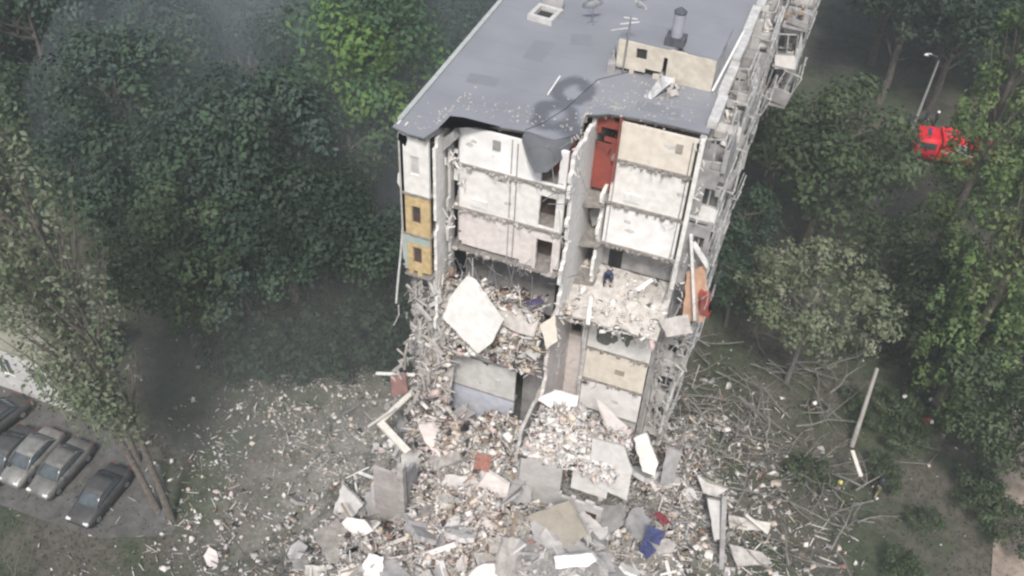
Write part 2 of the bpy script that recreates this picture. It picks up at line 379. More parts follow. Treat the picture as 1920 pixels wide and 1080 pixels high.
# dark patches torn in the storey-5 wallpaper
M_torn = mat('torn_plaster', (.20, .21, .19), (.10, .11, .10), scale=6, detail=8)
for k, c in enumerate((((1120, 612), (1135, 603), (1152, 612), (1158, 640), (1140, 648), (1120, 640)), ((1162, 622), (1172, 612), (1180, 620), (1196, 618), (1200, 632), (1180, 640), (1176, 652), (1166, 640)))):
    b = BM(); prism(b, ppx(c, 1, -.012), (0, .01, 0), 0, .08, .15); obj('torn_patch', b, M_torn, BL)
b = BM(); wallrect(b, 13.5, 13.75, 0, F(6), -.1, .4, res=.5, jit=.05); obj('corner_column', b, M_greyd, BL)
# --- storey 6 floor, exposed and sagging to the front
def sagslab(name, x0, x1, y0, y1, z, drop, m, th=.2, res=.45, rag=.5):
    b = BM(); nx = int((x1-x0)/res); ny = int((y1-y0)/res); V = {}
    yfr = [y0+rag*fbm(i*.5, z, 2)*1.6-rag*.5 for i in range(nx+1)]
    for i in range(nx+1):
        for j in range(ny+1):
            t = j/ny; yy = y1+(yfr[i]-y1)*t; zz = z-drop*t**1.6+(hash2(i, j, z)-.5)*.05
            V[i, j] = b.verts.new((x0+(x1-x0)*i/nx, yy, zz))
    for i in range(nx):
        for j in range(ny): b.faces.new((V[i, j], V[i+1, j], V[i+1, j+1], V[i, j+1]))
    bmesh.ops.recalc_face_normals(b, faces=b.faces); bmesh.ops.solidify(b, geom=b.faces[:], thickness=th)
    return obj(name, b, m, BL)
sagslab('floor_slab', 8.2, 13.9, -2.9, 1.25, F(6), .75, M_dust)
sagslab('floor_slab', 8.0, 12.6, -6.9, -3.4, F(3)-.1, .3, M_conc)
sagslab('floor_slab', 2.0, 7.6, -5.2, -3.7, F(6)-.0, .8, M_conc)
sagslab('floor_slab', 1.0, 7.4, -5.0, -3.7, F(2), .5, M_conc)
# --- upper left section: cross wall at y=-3.6
YL = -3.6
def arch(x, z): return False
for n, m in ((9, M_white2), (8, M_white), (7, M_pink)):
    top = RZ-.42 if n == 9 else F(n+1)-.16
    holes = [(6.9, 7.75, F(n)+.05, F(n)+2.05)]
    if n == 9: holes = [(6.85, 7.75, F(n)+.05, F(n)+2.25)]
    def drop(x, z, n=n):
        e = x-2.0-.4*fbm(z*1.3, n, 4)*2
        return e < 0 or (n == 7 and z < F(7)+.55*fbm(x*1.1, 1, 8)-.1)
    b = BM(); wallrect(b, 1.8, 8.15, F(n)+.0, top, YL, .16, holes, res=.22, drop=drop, jit=.02)
    obj('cross_wall', b, m, BL)
    # backing sheet behind the doorway; the brown ones put the room's shade into colour
    boxo('dark_backing', 6.2, 8.1, YL+1.2, YL+1.3, F(n)+.02, top, M_brown if n < 9 else M_red, BL)
    b = BM(); prism(b, [(2.1, YL-.13, F(n)-.15), (8.18, YL-.13, F(n)-.15), (8.18, 4.5, F(n)-.15), (2.1, 4.5, F(n)-.15)], (0, 0, .148), 0, .05, .3); obj('floor_slab', b, M_edge, BL)
    # vertical joint between two wall panels
    boxo('panel_joint', 5.27, 5.33, YL-.02, YL-.004, F(n)+.1, top-.05, M_greyd, BL)
for (x0, x1, n) in ((6.77, 6.89, 8), (7.77, 7.9, 8), (6.77, 6.89, 7), (7.77, 7.9, 7)):
    boxo('door_jamb', x0, x1, YL-.06, YL-.004, F(n)+.01, F(n)+2.2, M_pink if n == 7 else M_white, BL)
# end walls with windows at the roof's left corner (white, ochre, teal + ochre)
YE = -5.3; zb = [float(at(752, v, 1, YE)[2]) for v in (507, 432, 357)]; xe0 = .1; xe1 = 1.62
for (z0, z1, m, pm, fm) in ((zb[0], zb[1]-.12, M_ochre, M_brown, M_wood), (zb[1], zb[2]-.12, M_ochre, M_brown, M_wood), (zb[2], 24.45, M_white, M_grey, M_frame)):
    zz = (z0+z1)/2+.05; h_ = .55; wx0, wx1 = xe0+.5, xe0+1.02
    b = BM(); wallrect(b, xe0, xe1, z0, z1, YE, .18, [(wx0, wx1, zz-h_, zz+h_)], res=.3, drop=(lambda x, z: z < zb[0]+.35*fbm(x*2, 3)) if z0 == zb[0] else None); obj('end_wall', b, m, BL)
    b = BM(); e = .055
    for q in ((wx0, wx0+e, zz-h_, zz+h_), (wx1-e, wx1, zz-h_, zz+h_), (wx0+e, wx1-e, zz-h_, zz-h_+e), (wx0+e, wx1-e, zz+h_-e, zz+h_)): box(b, q[0], q[1], YE+.05, YE+.11, q[2], q[3])
    wn = obj('window', b, fm, BL); boxo('pane', wx0+e+.003, wx1-e-.003, YE+.07, YE+.08, zz-h_+e, zz+h_-e, pm, wn)
    b = BM(); prism(b, [(xe0, YE-.06, z0-.12), (xe1+.05, YE-.06, z0-.12), (xe1+.05, -3.4, z0-.12), (xe0, -3.4, z0-.12)], (0, 0, .115), 0, .03, .3); obj('floor_slab', b, M_edge, BL)
boxo('painted_band', xe0+.01, xe1-.01, YE-.02, YE-.004, zb[1]-.62, zb[1]-.15, M_teal, BL)
boxo('painted_band', xe0+.01, xe0+.2, YE-.02, YE-.004, zb[0]+.4, zb[1]-.63, M_teal, BL)
# broken fin wall between window strip and rooms
def fin(x, th, yA, yB, z0, z1, m, seed, rag=.5):
    b = BM(); wallrect(b, yA, yB, z0, z1, x, th, res=.25, axis='x', jit=.03,
        drop=lambda y, z: y < yA+rag*fbm(z*.9, seed, seed)*1.6-.1 or (z > z1-.6*fbm(y*2, seed, 9)) or (z < z0+.5*fbm(y*2, seed, 5)))
    return obj('partition_wall', b, m, BL)
fin(1.70, .16, -5.25, -3.2, F(5), 24.6, M_white, 3, .5)
fin(2.05, .14, -4.2, -3.4, F(6), 23.6, M_grey, 5)
fin(8.22, .2, -3.9, 4.5, F(6)-.6, RZ-.4, M_white, 8, .9)
fin(8.0, .2, -4.7, 4.5, 2, F(6)-.4, M_pink, 9, 1.0)
fin(9.25, .18, -.9, 4.5, F(4), F(8)+1, M_white, 14, .8)
fin(9.35, .2, -.5, 4.5, 0.5, F(6)-.2, M_grey, 15, .4)
fin(7.5, .2, -7.2, 4.5, 0, F(3)+1, M_grey, 17, 1.)
fin(1.9, .2, -4.4, 4.5, 0, F(5)+1, M_grey, 19, .6)
# red papered niche behind the middle, storeys 9 and 8
b = BM(); wallrect(b, 8.45, 9.7, F(8)+.35, RZ-.6, .35, .15, res=.2, drop=lambda x, z: z > RZ-2.2 and fbm(x*2, z*2, 3) < .5); obj('cross_wall', b, M_red, BL)
boxo('niche_back', 7.9, 9.7, 2.3, 2.4, F(6), RZ-.4, M_brown, BL)
b = BM(); wallrect(b, -.25, .3, F(8)+1.4, RZ-.1, 9.66, .08, res=.3, axis='x'); obj('partition_wall', b, M_red, BL)
for n in (8, 7, 6):
    b = BM(); prism(b, [(8.0, -.9, F(n)-.16), (9.5, -.6, F(n)-.16), (9.5, 4.4, F(n)-.16), (8.0, 4.4, F(n)-.16)], (0, 0, .15), 0, .08, .3); obj('floor_slab', b, M_edge, BL)
b = BM(); prism(b, ppx([(1105, 395), (1135, 385), (1140, 415), (1110, 425)], 1, .6), (0, .3, 0), 0, .05, .3); obj('bathroom_wall', b, M_greyd, BL)
# lower middle: doorways between the two stacks
b = BM(); wallrect(b, 7.95, 9.3, F(4)+.1, F(6)-.1, .5, .16, [(8.2, 9.0, F(5)+.1, F(5)+2.0), (8.35, 8.95, F(4)+.3, F(4)+1.9)], res=.3); obj('cross_wall', b, M_tan, BL)
boxo('dark_backing', 7.95, 9.3, 1.6, 1.7, F(3), F(6)-.1, M_brown, BL)  # brown sheet: shade behind the doorways is in its colour
b = BM(); wallrect(b, 7.95, 9.3, 0, F(4), .7, .16, res=.4); obj('cross_wall', b, M_pink, BL)
# lower left cross walls: storey 4 (grey) and 3 (pale blue)
for n, m, t in ((5, M_grey, 0), (4, M_grey, 0), (3, mat('light_grey_plaster', (.58, .575, .56), (.52, .52, .51), scale=.8, scale2=2), 1), (2, M_blue, 1), (1, M_grey, 0)):
    b = BM(); wallrect(b, 2.15, 6.25, F(n), F(n+1)-.12, YL, .16, res=.4, drop=(lambda x, z: fbm(x*.8, z*.8, 6) < .5) if n == 5 else None); obj('cross_wall', b, m, BL)
    if n > 1: boxo('floor_joint', 2.15, 6.28, YL-.03, YL+.5, F(n)-.115, F(n)-.01, M_edge, BL)
b = BM(); wallrect(b, 6.25, 7.5, 0, F(5), YL+1.6, .16, [(6.5, 7.2, F(4)+.0, F(4)+1.9)], res=.4); obj('cross_wall', b, M_greyd, BL)
# dark back of the smashed storeys 5 and 6
b = BM(); wallrect(b, 2.0, 7.5, F(5), F(7)-.2, YL+2.4, .16, [(3, 3.9, F(6)+.1, F(6)+1.9), (5.6, 6.5, F(6)+.1, F(6)+1.9)], res=.4); obj('cross_wall', b, M_greyd, BL)
boxo('dark_backing', 2.0, 7.5, YL+3.4, YL+3.5, F(5), F(7)-.2, M_brown, BL)  # brown sheet, darkness of the smashed rooms put into its colour
# left facade remnant below storey 7, shredded
b = BM(); wallrect(b, -10.9, -3.6, 0, F(7), 0.02, .22, [(-8.9, -7.5, F(n)+.9, F(n)+2.2) for n in (1, 2)]+[(-5.6, -4.4, F(n)+.9, F(n)+2.2) for n in (1, 2, 3, 4, 5, 6)], res=.3, axis='x', jit=.04,
    drop=lambda y, z: z > 2.2+max(0, (y+6.0))*3.2+3.4*fbm(y*1.7, z*.5, 7)-1.5); obj('side_wall', b, M_grey, BL)
b = BM(); wallrect(b, .3, 1.7, F(3), F(7)-.2, YL-.1, .2, [(.7, 1.2, F(5)+.8, F(5)+1.9), (.6, 1.2, F(6)+.7, F(6)+1.9)], res=.25, jit=.05, drop=lambda x, z: fbm(x*1.4, z*1.1, 21) < .36); obj('end_wall', b, M_grey, BL)
# lower left end panels, three stacked
for k, (z0, z1) in enumerate(((0, 1.15), (1.2, 3.35), (3.4, 5.5))):
    b = BM(); wallrect(b, .26, 2.05, z0, z1, -10.9, .22, res=.3, drop=(lambda x, z: z > 5.0 and fbm(x*2, z) < .5)); obj('end_wall', b, mat('warm_grey_panel', (.44, .41, .40), (.34, .32, .31), scale=1, scale2=3), BL)
b = BM(); wallrect(b, -10.6, -9.4, 0, 5.2, 2.15, .2, res=.3, axis='x', drop=lambda y, z: z > 4.6-.8*(y+10.5)+fbm(y, z)*1.2); obj('partition_wall', b, M_greyd, BL)
b = BM(); wallrect(b, -11.3, -10.9, 0, 6.3, 2.05, .35, res=.3, axis='x', jit=.06); obj('corner_column', b, M_conc, BL)
# front grey panels under the right heap (storeys 1-2, y=-7.2)
b = BM(); wallrect(b, 8.05, 10.6, F(2)+.35, F(3)+.3, -7.2, .2, res=.3, drop=lambda x, z: z > F(3)+.45-.75*(x-8.05)/2.5-.1*hash2(x, 2)); obj('cross_wall', b, M_grey, BL)
b = BM(); wallrect(b, 8.05, 13.3, 0, F(2)+.3, -7.2, .2, [(12.2, 13.0, 0, 2.2)], res=.3, drop=lambda x, z: z > F(2)+.5-.35*fbm(x*2, 4)*2*(x > 10.8)); obj('cross_wall', b, M_grey, BL)
b = BM(); wallrect(b, 11.1, 13.3, F(2)+.35, F(3)+1.2, -6.6, .2, res=.3, jit=.05, drop=lambda x, z: z > F(3)+1.4-fbm(x*1.2, 7)*1.4); obj('cross_wall', b, M_white, BL)
boxo('door', 12.25, 12.95, -6.98, -6.9, 0.05, 2.15, mat('maroon_door', (.10, .04, .035), (.06, .03, .03)), BL)
# --- right side balconies
M_bfr = mat('dusty_frame_paint', (.52, .52, .51), (.26, .26, .25), scale=2.5)
def balcony(y, n, w=3.0, x0=BW, d=1.35, rough=0, first=False):
    z = F(n); r = random.Random(int(y*10)+n*77+rough)
    b = BM(); prism(b, [(x0+.01, y, z-.14), (x0+d, y, z-.14), (x0+d, y+w, z-.14), (x0+.01, y+w, z-.14)], (0, 0, .14), 0, .03, .5)
    root = obj('balcony', b, M_greyd, BL)
    tilt = r.uniform(-.25, .3)
    # parapet
    b = BM(); T = Matrix.Translation((x0+d, y, z)) @ Matrix.Rotation(tilt if r.random() < .6 else 0, 4, 'Y')
    if r.random() < .95: box(b, -.06, 0, 0.02, w-.02, .01, 1.0, 0, T)
    box(b, -1.3, -.07, 0.0, .05, .01, 1.0 if r.random() < .7 else .4, 0, T)
    obj('parapet', b, r.choice([M_white, M_grey, M_conc, M_greyd, M_teal if r.random() < .3 else M_grey]), root)
    # glazing frame
    b = BM(); j = lambda s=.07: r.uniform(-s, s)
    z1 = 2.35
    pts = [0, w/3, 2*w/3, w]
    for yy in pts:
        if r.random() < .85: bar(b, T@Vector((-.03+j(), yy+j(), 1.0)), T@Vector((-.03+j(.15), yy+j(.15), z1+j())), .045)
    for zz in (1.02, 1.7, z1):
        if r.random() < .8: bar(b, T@Vector((-.03, 0+j(), zz+j())), T@Vector((-.03+j(.12), w+j(), zz+j(.15))), .05)
    for xx in (-1.2, -.6):
        bar(b, T@Vector((xx, .02, 1.0+j())), T@Vector((xx+j(.1), .02+j(), z1+j())), .05)
    bar(b, T@Vector((-1.25, .02, z1+j())), T@Vector((-.03, .02, z1+j())), .05)
    bar(b, T@Vector((-1.25, .02, 1.02)), T@Vector((-.03, .02, 1.02)), .045)
    obj('glazing_frame', b, M_bfr, root)
    if r.random() < .8:
        b = BM(); yy = r.choice([0, w/3, 2*w/3]); box(b, -.04, -.03, yy+.08, yy+w/3-.08, 1.07, z1-.06, 0, T); obj('pane', b, M_glass, root)
    if r.random() < .75:   # clutter on the floor
        b = BM()
        for _ in range(r.randint(3, 8)):
            T2 = Matrix.Translation((x0+r.uniform(.2, 1.1), y+r.uniform(.2, w-.2), z+r.uniform(.05, .5))) @ Matrix.Rotation(r.uniform(0, 3), 4, Vector((r.random(), r.random(), r.random())).normalized())
            box(b, -.3*r.random()-.1, .2, -.05, .3*r.random(), -.03, .3*r.random(), 0, T2)
        obj('debris', b, r.choice([M_conc, M_pale, M_wood, M_white]), root)['kind'] = 'stuff'
for k in range(9):
    for n in (9, 8, 7, 6, 5, 4, 3, 2):
        if n < 6 and k > 3: continue
        if n <= 6 and k == 0 and n > 5: continue
        balcony(.3+k*3.6, n)
for k in range(5):
    for n in (9, 8, 7): balcony(18.0+k*3.4, n, 2.9, BW+1.42, 1.5, 5)
# wall between balconies: pale vertical strips with rails (outer fins)
for k in range(10):
    b = BM(); wallrect(b, 13.92, 15.2, F(5) if k else F(6)+1.2, RZ-.6-.5*hash2(k, 3), .08+k*3.6, .12, [(14.4, 14.95, F(n)+.9, F(n)+1.9) for n in range(5, 10)] if k % 2 == 0 else (), res=.4, drop=lambda x, z, k=k: fbm(x*1.5+k*9, z*.8, 31) < .40); obj('balcony_divider', b, M_grey if k % 3 else M_greyd, BL)
# lower right end walls with window openings
b = BM(); wallrect(b, 13.95, 15.1, 0, F(6)-1.6, -.05, .15, [(14.15, 14.9, F(n)+.7, F(n)+2.15) for n in (1, 2, 3, 4, 5)], res=.2, jit=.03, drop=lambda x, z: fbm(x*2.4, z*1.8, 61) < (.5 if z > F(5)+.2 else .40) and x > 14.1); obj('balcony_divider', b, M_grey, BL)
for n in (2, 3, 4):
    boxo('dark_backing', 14.1, 14.95, .5, .55, F(n)+.8, F(n)+2.1, M_dark, BL)  # near-black sheets put the unlit depth behind the openings into colour
# leaning white frame at the lower right edge and orange cladding remnant
b = BM()
bar(b, at(1262, 725, 1, -.6), at(1236, 812, 1, -.6), .11); bar(b, at(1285, 690, 1, -.6), at(1262, 725, 1, -.6), .08); obj('bent_frame', b, M_frame, BL); b = BM()
bar(b, at(1300, 455, 1, -.5), at(1328, 500, 1, -.7), .14); bar(b, at(1296, 440, 1, -.5), at(1303, 600, 1, -.8), .10)
obj('bent_frame', b, M_frame, BL)
b = BM(); prism(b, ppx([(1287, 512), (1322, 498), (1326, 540), (1318, 604), (1280, 600)], 1, -.4), (0, .14, 0), 0, .05, .3); obj('cladding_panel', b, M_orange, BL)
b = BM(); prism(b, ppx([(1312, 545), (1330, 552), (1330, 600), (1313, 590)], 1, -.6), (.0, .25, 0), 0, .08, .2); obj('curtain', b, M_red, BL)
# bits of insulation and cornice at the roof corner
b = BM(); prism(b, ppx([(744, 232), (760, 236), (764, 262), (760, 275), (746, 262)], 1, -5.3), (0, .35, 0), 0, .06, .2); obj('corner_block', b, M_white, BL)
b = BM(); prism(b, ppx([(765, 252), (805, 268), (830, 262), (850, 245), (856, 262), (820, 290), (806, 283), (764, 266)], 1, -4.3), (0, .5, 0), 0, .05, .25); obj('cornice', b, M_greyd, BL)
b = BM(); prism(b, ppx([(748, 322), (756, 316), (760, 350), (752, 356), (745, 342)], 1, -4.0), (0, .2, 0), 0, .05, .2); obj('insulation', b, M_white2, BL)
b = BM(); tube(b, [at(757, 400, 1, -4.2), at(752, 470, 1, -4.2), at(745, 540, 1, -4.3), at(743, 568, 1, -4.3)], .06, 5); tube(b, [at(747, 572, 1, -4.3), at(748, 590, 1, -4.3), at(738, 610, 1, -4.2)], .03, 5); obj('hanging_cable', b, M_frame, BL)
# shredded plaster edges and rebar on cut sides
def shreds(region, n, y, m, seed, smin=.15, smax=.6, name='broken_edge'):
    r = random.Random(seed); b = BM()
    for _ in range(n):
        a, c = r.choice(region); t = r.random(); u = a[0]+(c[0]-a[0])*t+r.gauss(0, 5); v = a[1]+(c[1]-a[1])*t+r.gauss(0, 5)
        p = at(u, v, 1, y+r.uniform(-.4, .2)); s = r.uniform(smin, smax)
        T2 = Matrix.Translation(p) @ Matrix.Rotation(PI/2+r.gauss(0, .5), 4, 'Y') @ Matrix.Rotation(r.uniform(0, 3), 4, 'X')
        box(b, -s*.4, s*.4, -s*.04, s*.04, -s*.07, s*.07, 0, T2)
    o = obj(name, b, m, BL); o['kind'] = 'stuff'; return o
shreds([((835, 250), (830, 510)), ((850, 290), (870, 345)), ((840, 380), (838, 440))], 60, YL-.3, M_white, 1)
shreds([((830, 500), (800, 690)), ((780, 510), (775, 640)), ((800, 600), (830, 800))], 220, YL-.5, M_grey, 2)
shreds([((780, 520), (790, 690)), ((835, 620), (760, 830)), ((800, 560), (830, 780))], 260, YL-1.0, M_conc, 3, .3, 1.6)
shreds([((790, 560), (800, 760)), ((815, 520), (835, 760))], 90, YL-1.1, M_grey, 13, .3, 1.8)
shreds([((770, 640), (720, 800)), ((800, 700), (740, 830))], 60, YL-2.2, M_conc, 14, .3, 1.6)
shreds([((1092, 240), (1056, 470)), ((1050, 500), (1045, 700))], 70, -3.7, M_pink, 4, .1, .45)
shreds([((1100, 240), (1150, 250)), ((1110, 270), (1145, 290))], 50, .6, M_brown, 5, .1, .5)
shreds([((1320, 260), (1300, 460)), ((1290, 470), (1270, 600)), ((1235, 620), (1300, 630))], 60, -.4, M_white, 6, .1, .5)
shreds([((1240, 640), (1225, 800)), ((1290, 620), (1240, 820))], 170, -.5, M_conc, 41, .2, 1.0)
shreds([((1330, 250), (1400, 60)), ((1410, 60), (1500, 60)), ((1380, 150), (1450, 200))], 0, 5, M_white, 7)
def fringe(x0, x1, y, z, m, seed, n=None):
    r = random.Random(seed); b = BM()
    for _ in range(n or int((x1-x0)*5)):
        x = r.uniform(x0, x1); s = r.uniform(.04, .2); T2 = Matrix.Translation((x, y-r.uniform(0, .1), z-r.uniform(.02, .16))) @ Matrix.Rotation(r.uniform(0, 3), 4, Vector((r.random(), r.random(), r.random()+.01)).normalized())
        box(b, -s*.7, s*.7, -s*.4, s*.4, -s*.35, s*.35, 0, T2)
        if r.random() < .16: L = r.uniform(.2, .8); tube(b, [(x, y-.12, z-.05), (x+r.gauss(0, .1), y-.18, z-L*.5), (x+r.gauss(0, .2), y-.15, z-L)], .014, 4)
    o = obj('broken_edge', b, m, BL); o['kind'] = 'stuff'
for n in (9, 8, 7):
    fringe(2.1, 8.1, YL-.12, F(n)-.02, M_conc, n); fringe(9.6, 13.7, -.1, F(n)-.02, M_edge, n+10)
fringe(2.1, 6.2, YL-.03, F(5), M_conc, 31, 60); fringe(9.5, 13.5, -.06, F(4), M_edge, 32); fringe(9.5, 13.5, -.06, F(3), M_edge, 33); fringe(1, 13.5, -.4, RZ-.3, M_edge, 34, 1)
P0 = [at(u, v, 2, RZ-.2) for u, v in front]
b = BM(); r = random.Random(77)
for q0, q1 in zip(P0, P0[1:]):
    for _ in range(int(np.linalg.norm(q1-q0)*7)):
        p = q0+(q1-q0)*r.random(); s = r.uniform(.05, .2); T2 = Matrix.Translation((p[0], p[1]+.12, p[2]-r.uniform(-.02, .25))) @ Matrix.Rotation(r.uniform(0, 3), 4, Vector((r.random(), r.random(), r.random()+.01)).normalized()); box(b, -s, s, -s*.5, s*.5, -s*.3, s*.3, 0, T2)
o = obj('broken_edge', b, M_edge, BL); o['kind'] = 'stuff'
# wall fittings left hanging: radiators, shelves, pipes, pictures' pale marks
for (x, z, y, w, h, m) in ((3.2, F(8)+.25, YL, .9, .5, M_frame), (10.4, F(8)+.3, 0, .9, .5, M_frame), (12.6, F(9)+1.2, 0, .35, .5, M_tan), (4.3, F(9)+1.3, YL, .4, .55, M_greyd), (11.5, F(3)+1.1, 0, .6, .4, M_tan), (5.0, F(3)+1.0, YL, .3, .5, M_grey)):
    boxo('wall_fitting', x, x+w, y-.07, y-.004, z, z+h, m, BL)
b = BM()
for x, y in ((9.75, -.05), (13.4, -.05), (2.5, YL-.05), (5.6, YL-.05)): tube(b, [(x, y, F(7)+.1), (x+.02, y, F(8)+.8), (x, y, RZ-.6)], .025, 5)
o = obj('heating_pipe', b, M_metal, BL); o['kind'] = 'stuff'
M_crack = mat('bare_plaster_scar', (.62, .60, .58), (.48, .46, .44), scale=4)
r = random.Random(12)
for (xa, xb, za, zb_, y, k) in ((2.5, 7, F(7)+.3, F(9)+2, YL, 7), (9.8, 13.4, F(7)+.2, F(9)+2.1, 0, 5), (9.6, 13.2, F(2)+.5, F(5)-.3, 0, 5), (2.4, 6, F(2)+1, F(5)-.3, YL, 8)):
    for _ in range(k):
        x, z = r.uniform(xa, xb), r.uniform(za, zb_); b = BM(); N = 9; s = r.uniform(.05, .3)
        prism(b, [Vector((x+s*(1+r.uniform(-.5, .8))*math.cos(2*PI*i/N), y-.006, z+s*.6*(1+r.uniform(-.5, .8))*math.sin(2*PI*i/N))) for i in range(N)], (0, .004, 0)); obj('plaster_scar', b, M_crack, BL)
# cables and rebar
b = BM(); r = random.Random(5)
for _ in range(90):
    u, v, y = r.choice([(r.uniform(760, 850), r.uniform(500, 820), -4.5), (r.uniform(990, 1100), r.uniform(240, 700), -4), (r.uniform(1230, 1330), r.uniform(470, 800), -.8), (r.uniform(840, 1000), r.uniform(480, 520), -4.1)])
    p = Vector(at(u, v, 1, y)); q = p+Vector((r.gauss(0, .4), r.gauss(-.3, .3), r.gauss(-.5, .5))); s = q+Vector((r.gauss(0, .4), r.gauss(-.1, .3), -abs(r.gauss(0, .7))))
    tube(b, [p, q, s], r.uniform(.012, .03), 4)
o = obj('twisted_rebar', b, M_metal, BL); o['kind'] = 'stuff'
# ------------------------------------------------------------------ things on the roof
PH = thing('machine_room', 'pale low lift machine room with torn front on the flat roof', 'machine room', (0, 0, 0))
def g(u, v, z=RZ): return at(u, v, 2, z)
p0, p1 = g(1150, 137), g(1335, 166); fy = float((p0[1]+p1[1])/2); X0, X1 = float(p0[0]), float(p1[0])
hh = 1.75
b = BM(); hx = float(at(1203, 102, 1, fy)[0]); hz = float(at(1203, 102, 1, fy)[2])
wallrect(b, X0, X1, RZ+.002, RZ+hh, fy, .2, [(hx-.28, hx+.28, hz-.3, hz+.3)], res=.22, jit=.02, drop=lambda x, z: (z < RZ+.45 and x < X0+2.4 and fbm(x*2.2, z*2, 4) < .5) or (abs(x-X0-2.55) < .12 and z < RZ+1.3) or z > RZ+hh-.15*fbm(x, 2))
obj('front_wall', b, mat('cream_render', (.62, .58, .50), (.48, .44, .38), scale=1.2, scale2=3), PH)
boxo('window', hx-.27, hx+.27, fy+.12, fy+.18, hz-.29, hz+.29, M_dark, PH)
b = BM(); wallrect(b, fy+.2, fy+3.6, RZ+.002, RZ+hh-.1, X1-.2, .2, res=.4, axis='x'); obj('side_wall', b, M_grey, PH)
b = BM(); wallrect(b, fy+.2, fy+3.6, RZ+.002, RZ+hh-.1, X0, .2, res=.4, axis='x'); obj('side_wall', b, M_grey, PH)
b = BM(); wallrect(b, X0+.2, X1-.2, RZ+.002, RZ+hh-.1, fy+3.4, .2, res=.6); obj('rear_wall', b, M_grey, PH)
b = BM(); prism(b, [(X0-.1, fy+.15, RZ+hh-.09), (X0+2.6, fy+.05, RZ+hh-.09), (X0+3.1, fy+.5, RZ+hh-.09), (X0+3.6, fy+.1, RZ+hh-.09), (X1+.05, fy+.0, RZ+hh-.09), (X1+.1, fy+3.7, RZ+hh-.09), (X0-.1, fy+3.7, RZ+hh-.09)], (0, 0, .14), 0, .04, .4); obj('roof', b, M_roof, PH)
b = BM(); prism(b, [g(1137, 138), g(1152, 100), g(1152, 136)], (0, 0, .5), 0, .05, .3); obj('rubble_ramp', b, M_greyd, PH)
b = BM(); bar(b, (X1+.1, fy-.1, RZ+.1), (X1+.7, fy+3.2, RZ+hh+.2), .07); obj('trim', b, M_frame, PH)
# leaning broken panel and blocks
b = BM(); prism(b, [Vector(g(1207, 183)), Vector(g(1222, 186)), Vector(g(1262, 152, RZ+.8)), Vector(g(1240, 146, RZ+.9))], (.0, .1, .1), 0, .03, .2)
tag(obj('roof_panel', b, M_metal), 'grey sheet leaning against the torn front of the machine room', 'panel')
b = BM(); r = random.Random(3)
for _ in range(16):
    p = g(r.uniform(1225, 1275), r.uniform(150, 182)); T2 = Matrix.Translation((p[0], p[1], RZ+.15)) @ Matrix.Rotation(r.uniform(0, 3), 4, Vector((r.random(), r.random(), 1)).normalized()); s = r.uniform(.08, .28); box(b, -s, s, -s*.6, s*.6, -s*.3, s*.3, 0, T2)
tag(obj('masonry_rubble', b, M_conc), 'small heap of masonry rubble on the roof before the machine room', 'rubble', kind='stuff')
# antenna mast with dish
AM = thing('antenna_mast', 'thin antenna mast standing at the left end of the machine room', 'antenna', (float(g(1170, 132)[0]), fy-.15, RZ+.01))
b = BM(); tube(b, [(0, 0, 0), (.05, 0, 3.2)], .05, 6); obj('mast', b, M_metal, AM)
b = BM(); bar(b, (-.45, 0, 2.7), (.5, .05, 3.0), .03); bar(b, (-.3, 0, 3.1), (.4, 0, 3.15), .025); bar(b, (-.9, .1, 2.2), (.05, 0, 2.6), .02); obj('crossbar', b, M_frame, AM)
def dish(name, label, loc, R_, rz, tilt, m):
    t = thing(name, label, 'satellite dish', loc, rz); b = BM(); rings = []; T = Matrix.Translation((0, 0, .9)) @ Matrix.Rotation(tilt, 4, 'X')
    for i in range(5):
        a = i/4*R_; rings.append([b.verts.new(T @ Vector((a*math.cos(k*PI/8), a*math.sin(k*PI/8)*1.1, a*a*.35/R_))) for k in range(16)] if i else [b.verts.new(T @ Vector((0, 0, 0)))])
    for k in range(16): b.faces.new((rings[0][0], rings[1][k], rings[1][(k+1) % 16]))
    for A, B in zip(rings[1:], rings[2:]):
        for k in range(16): b.faces.new((A[k], B[k], B[(k+1) % 16], A[(k+1) % 16]))
    bmesh.ops.solidify(b, geom=b.faces[:], thickness=.02)
    for f in b.faces: f.smooth = True
    obj('dish', b, m, t)
    b = BM(); tube(b, [(0, 0, 0), (0, 0, .85)], .04); bar(b, (-.3, 0, .02), (.3, 0, .02), .03); bar(b, (0, -.3, .02), (0, .3, .02), .03); obj('stand', b, M_metal, t)
    b = BM(); bar(b, T@Vector((0, -.5, .05)), T@Vector((0, 0, .55)), .02); tube(b, [T@Vector((0, 0, .5)), T@Vector((0, 0, .62))], .05); obj('feed_arm', b, M_metal, t)
    return t
pd = g(1110, 42); dish('satellite_dish', 'white satellite dish standing alone on the far roof', (pd[0], pd[1], RZ+.01), .62, .6, -.9, M_white2)
pd = g(1195, 42); dish('satellite_dish', 'small pale satellite dish on the roof by the antenna mast', (pd[0], pd[1], RZ+.01+0), .4, -.4, -1.0, M_frame)
# roof hatch frame
RH = thing('roof_hatch', 'open square roof hatch with raised pale rim near the top', 'roof hatch', tuple(g(1022, 32))); RH.rotation_euler.z = -.1; RH.location.z = RZ+.004
b = BM(); wallrect(b, -.75, .75, -.8, .8, 0.0, .32, [(-.5, .5, -.55, .55)], axis='z'); obj('rim', b, M_grey, RH)
b = BM(); box(b, -.5, .5, -.55, .55, .02, .05); obj('dark_plate', b, M_dark, RH)  # near-black plate; the shaft's darkness is put into its colour
b = BM(); box(b, -.6, .6, .9, 1.05, .0, 1.2, 0, Matrix.Rotation(-.2, 4, 'X')); obj('lid', b, M_greyd, RH)
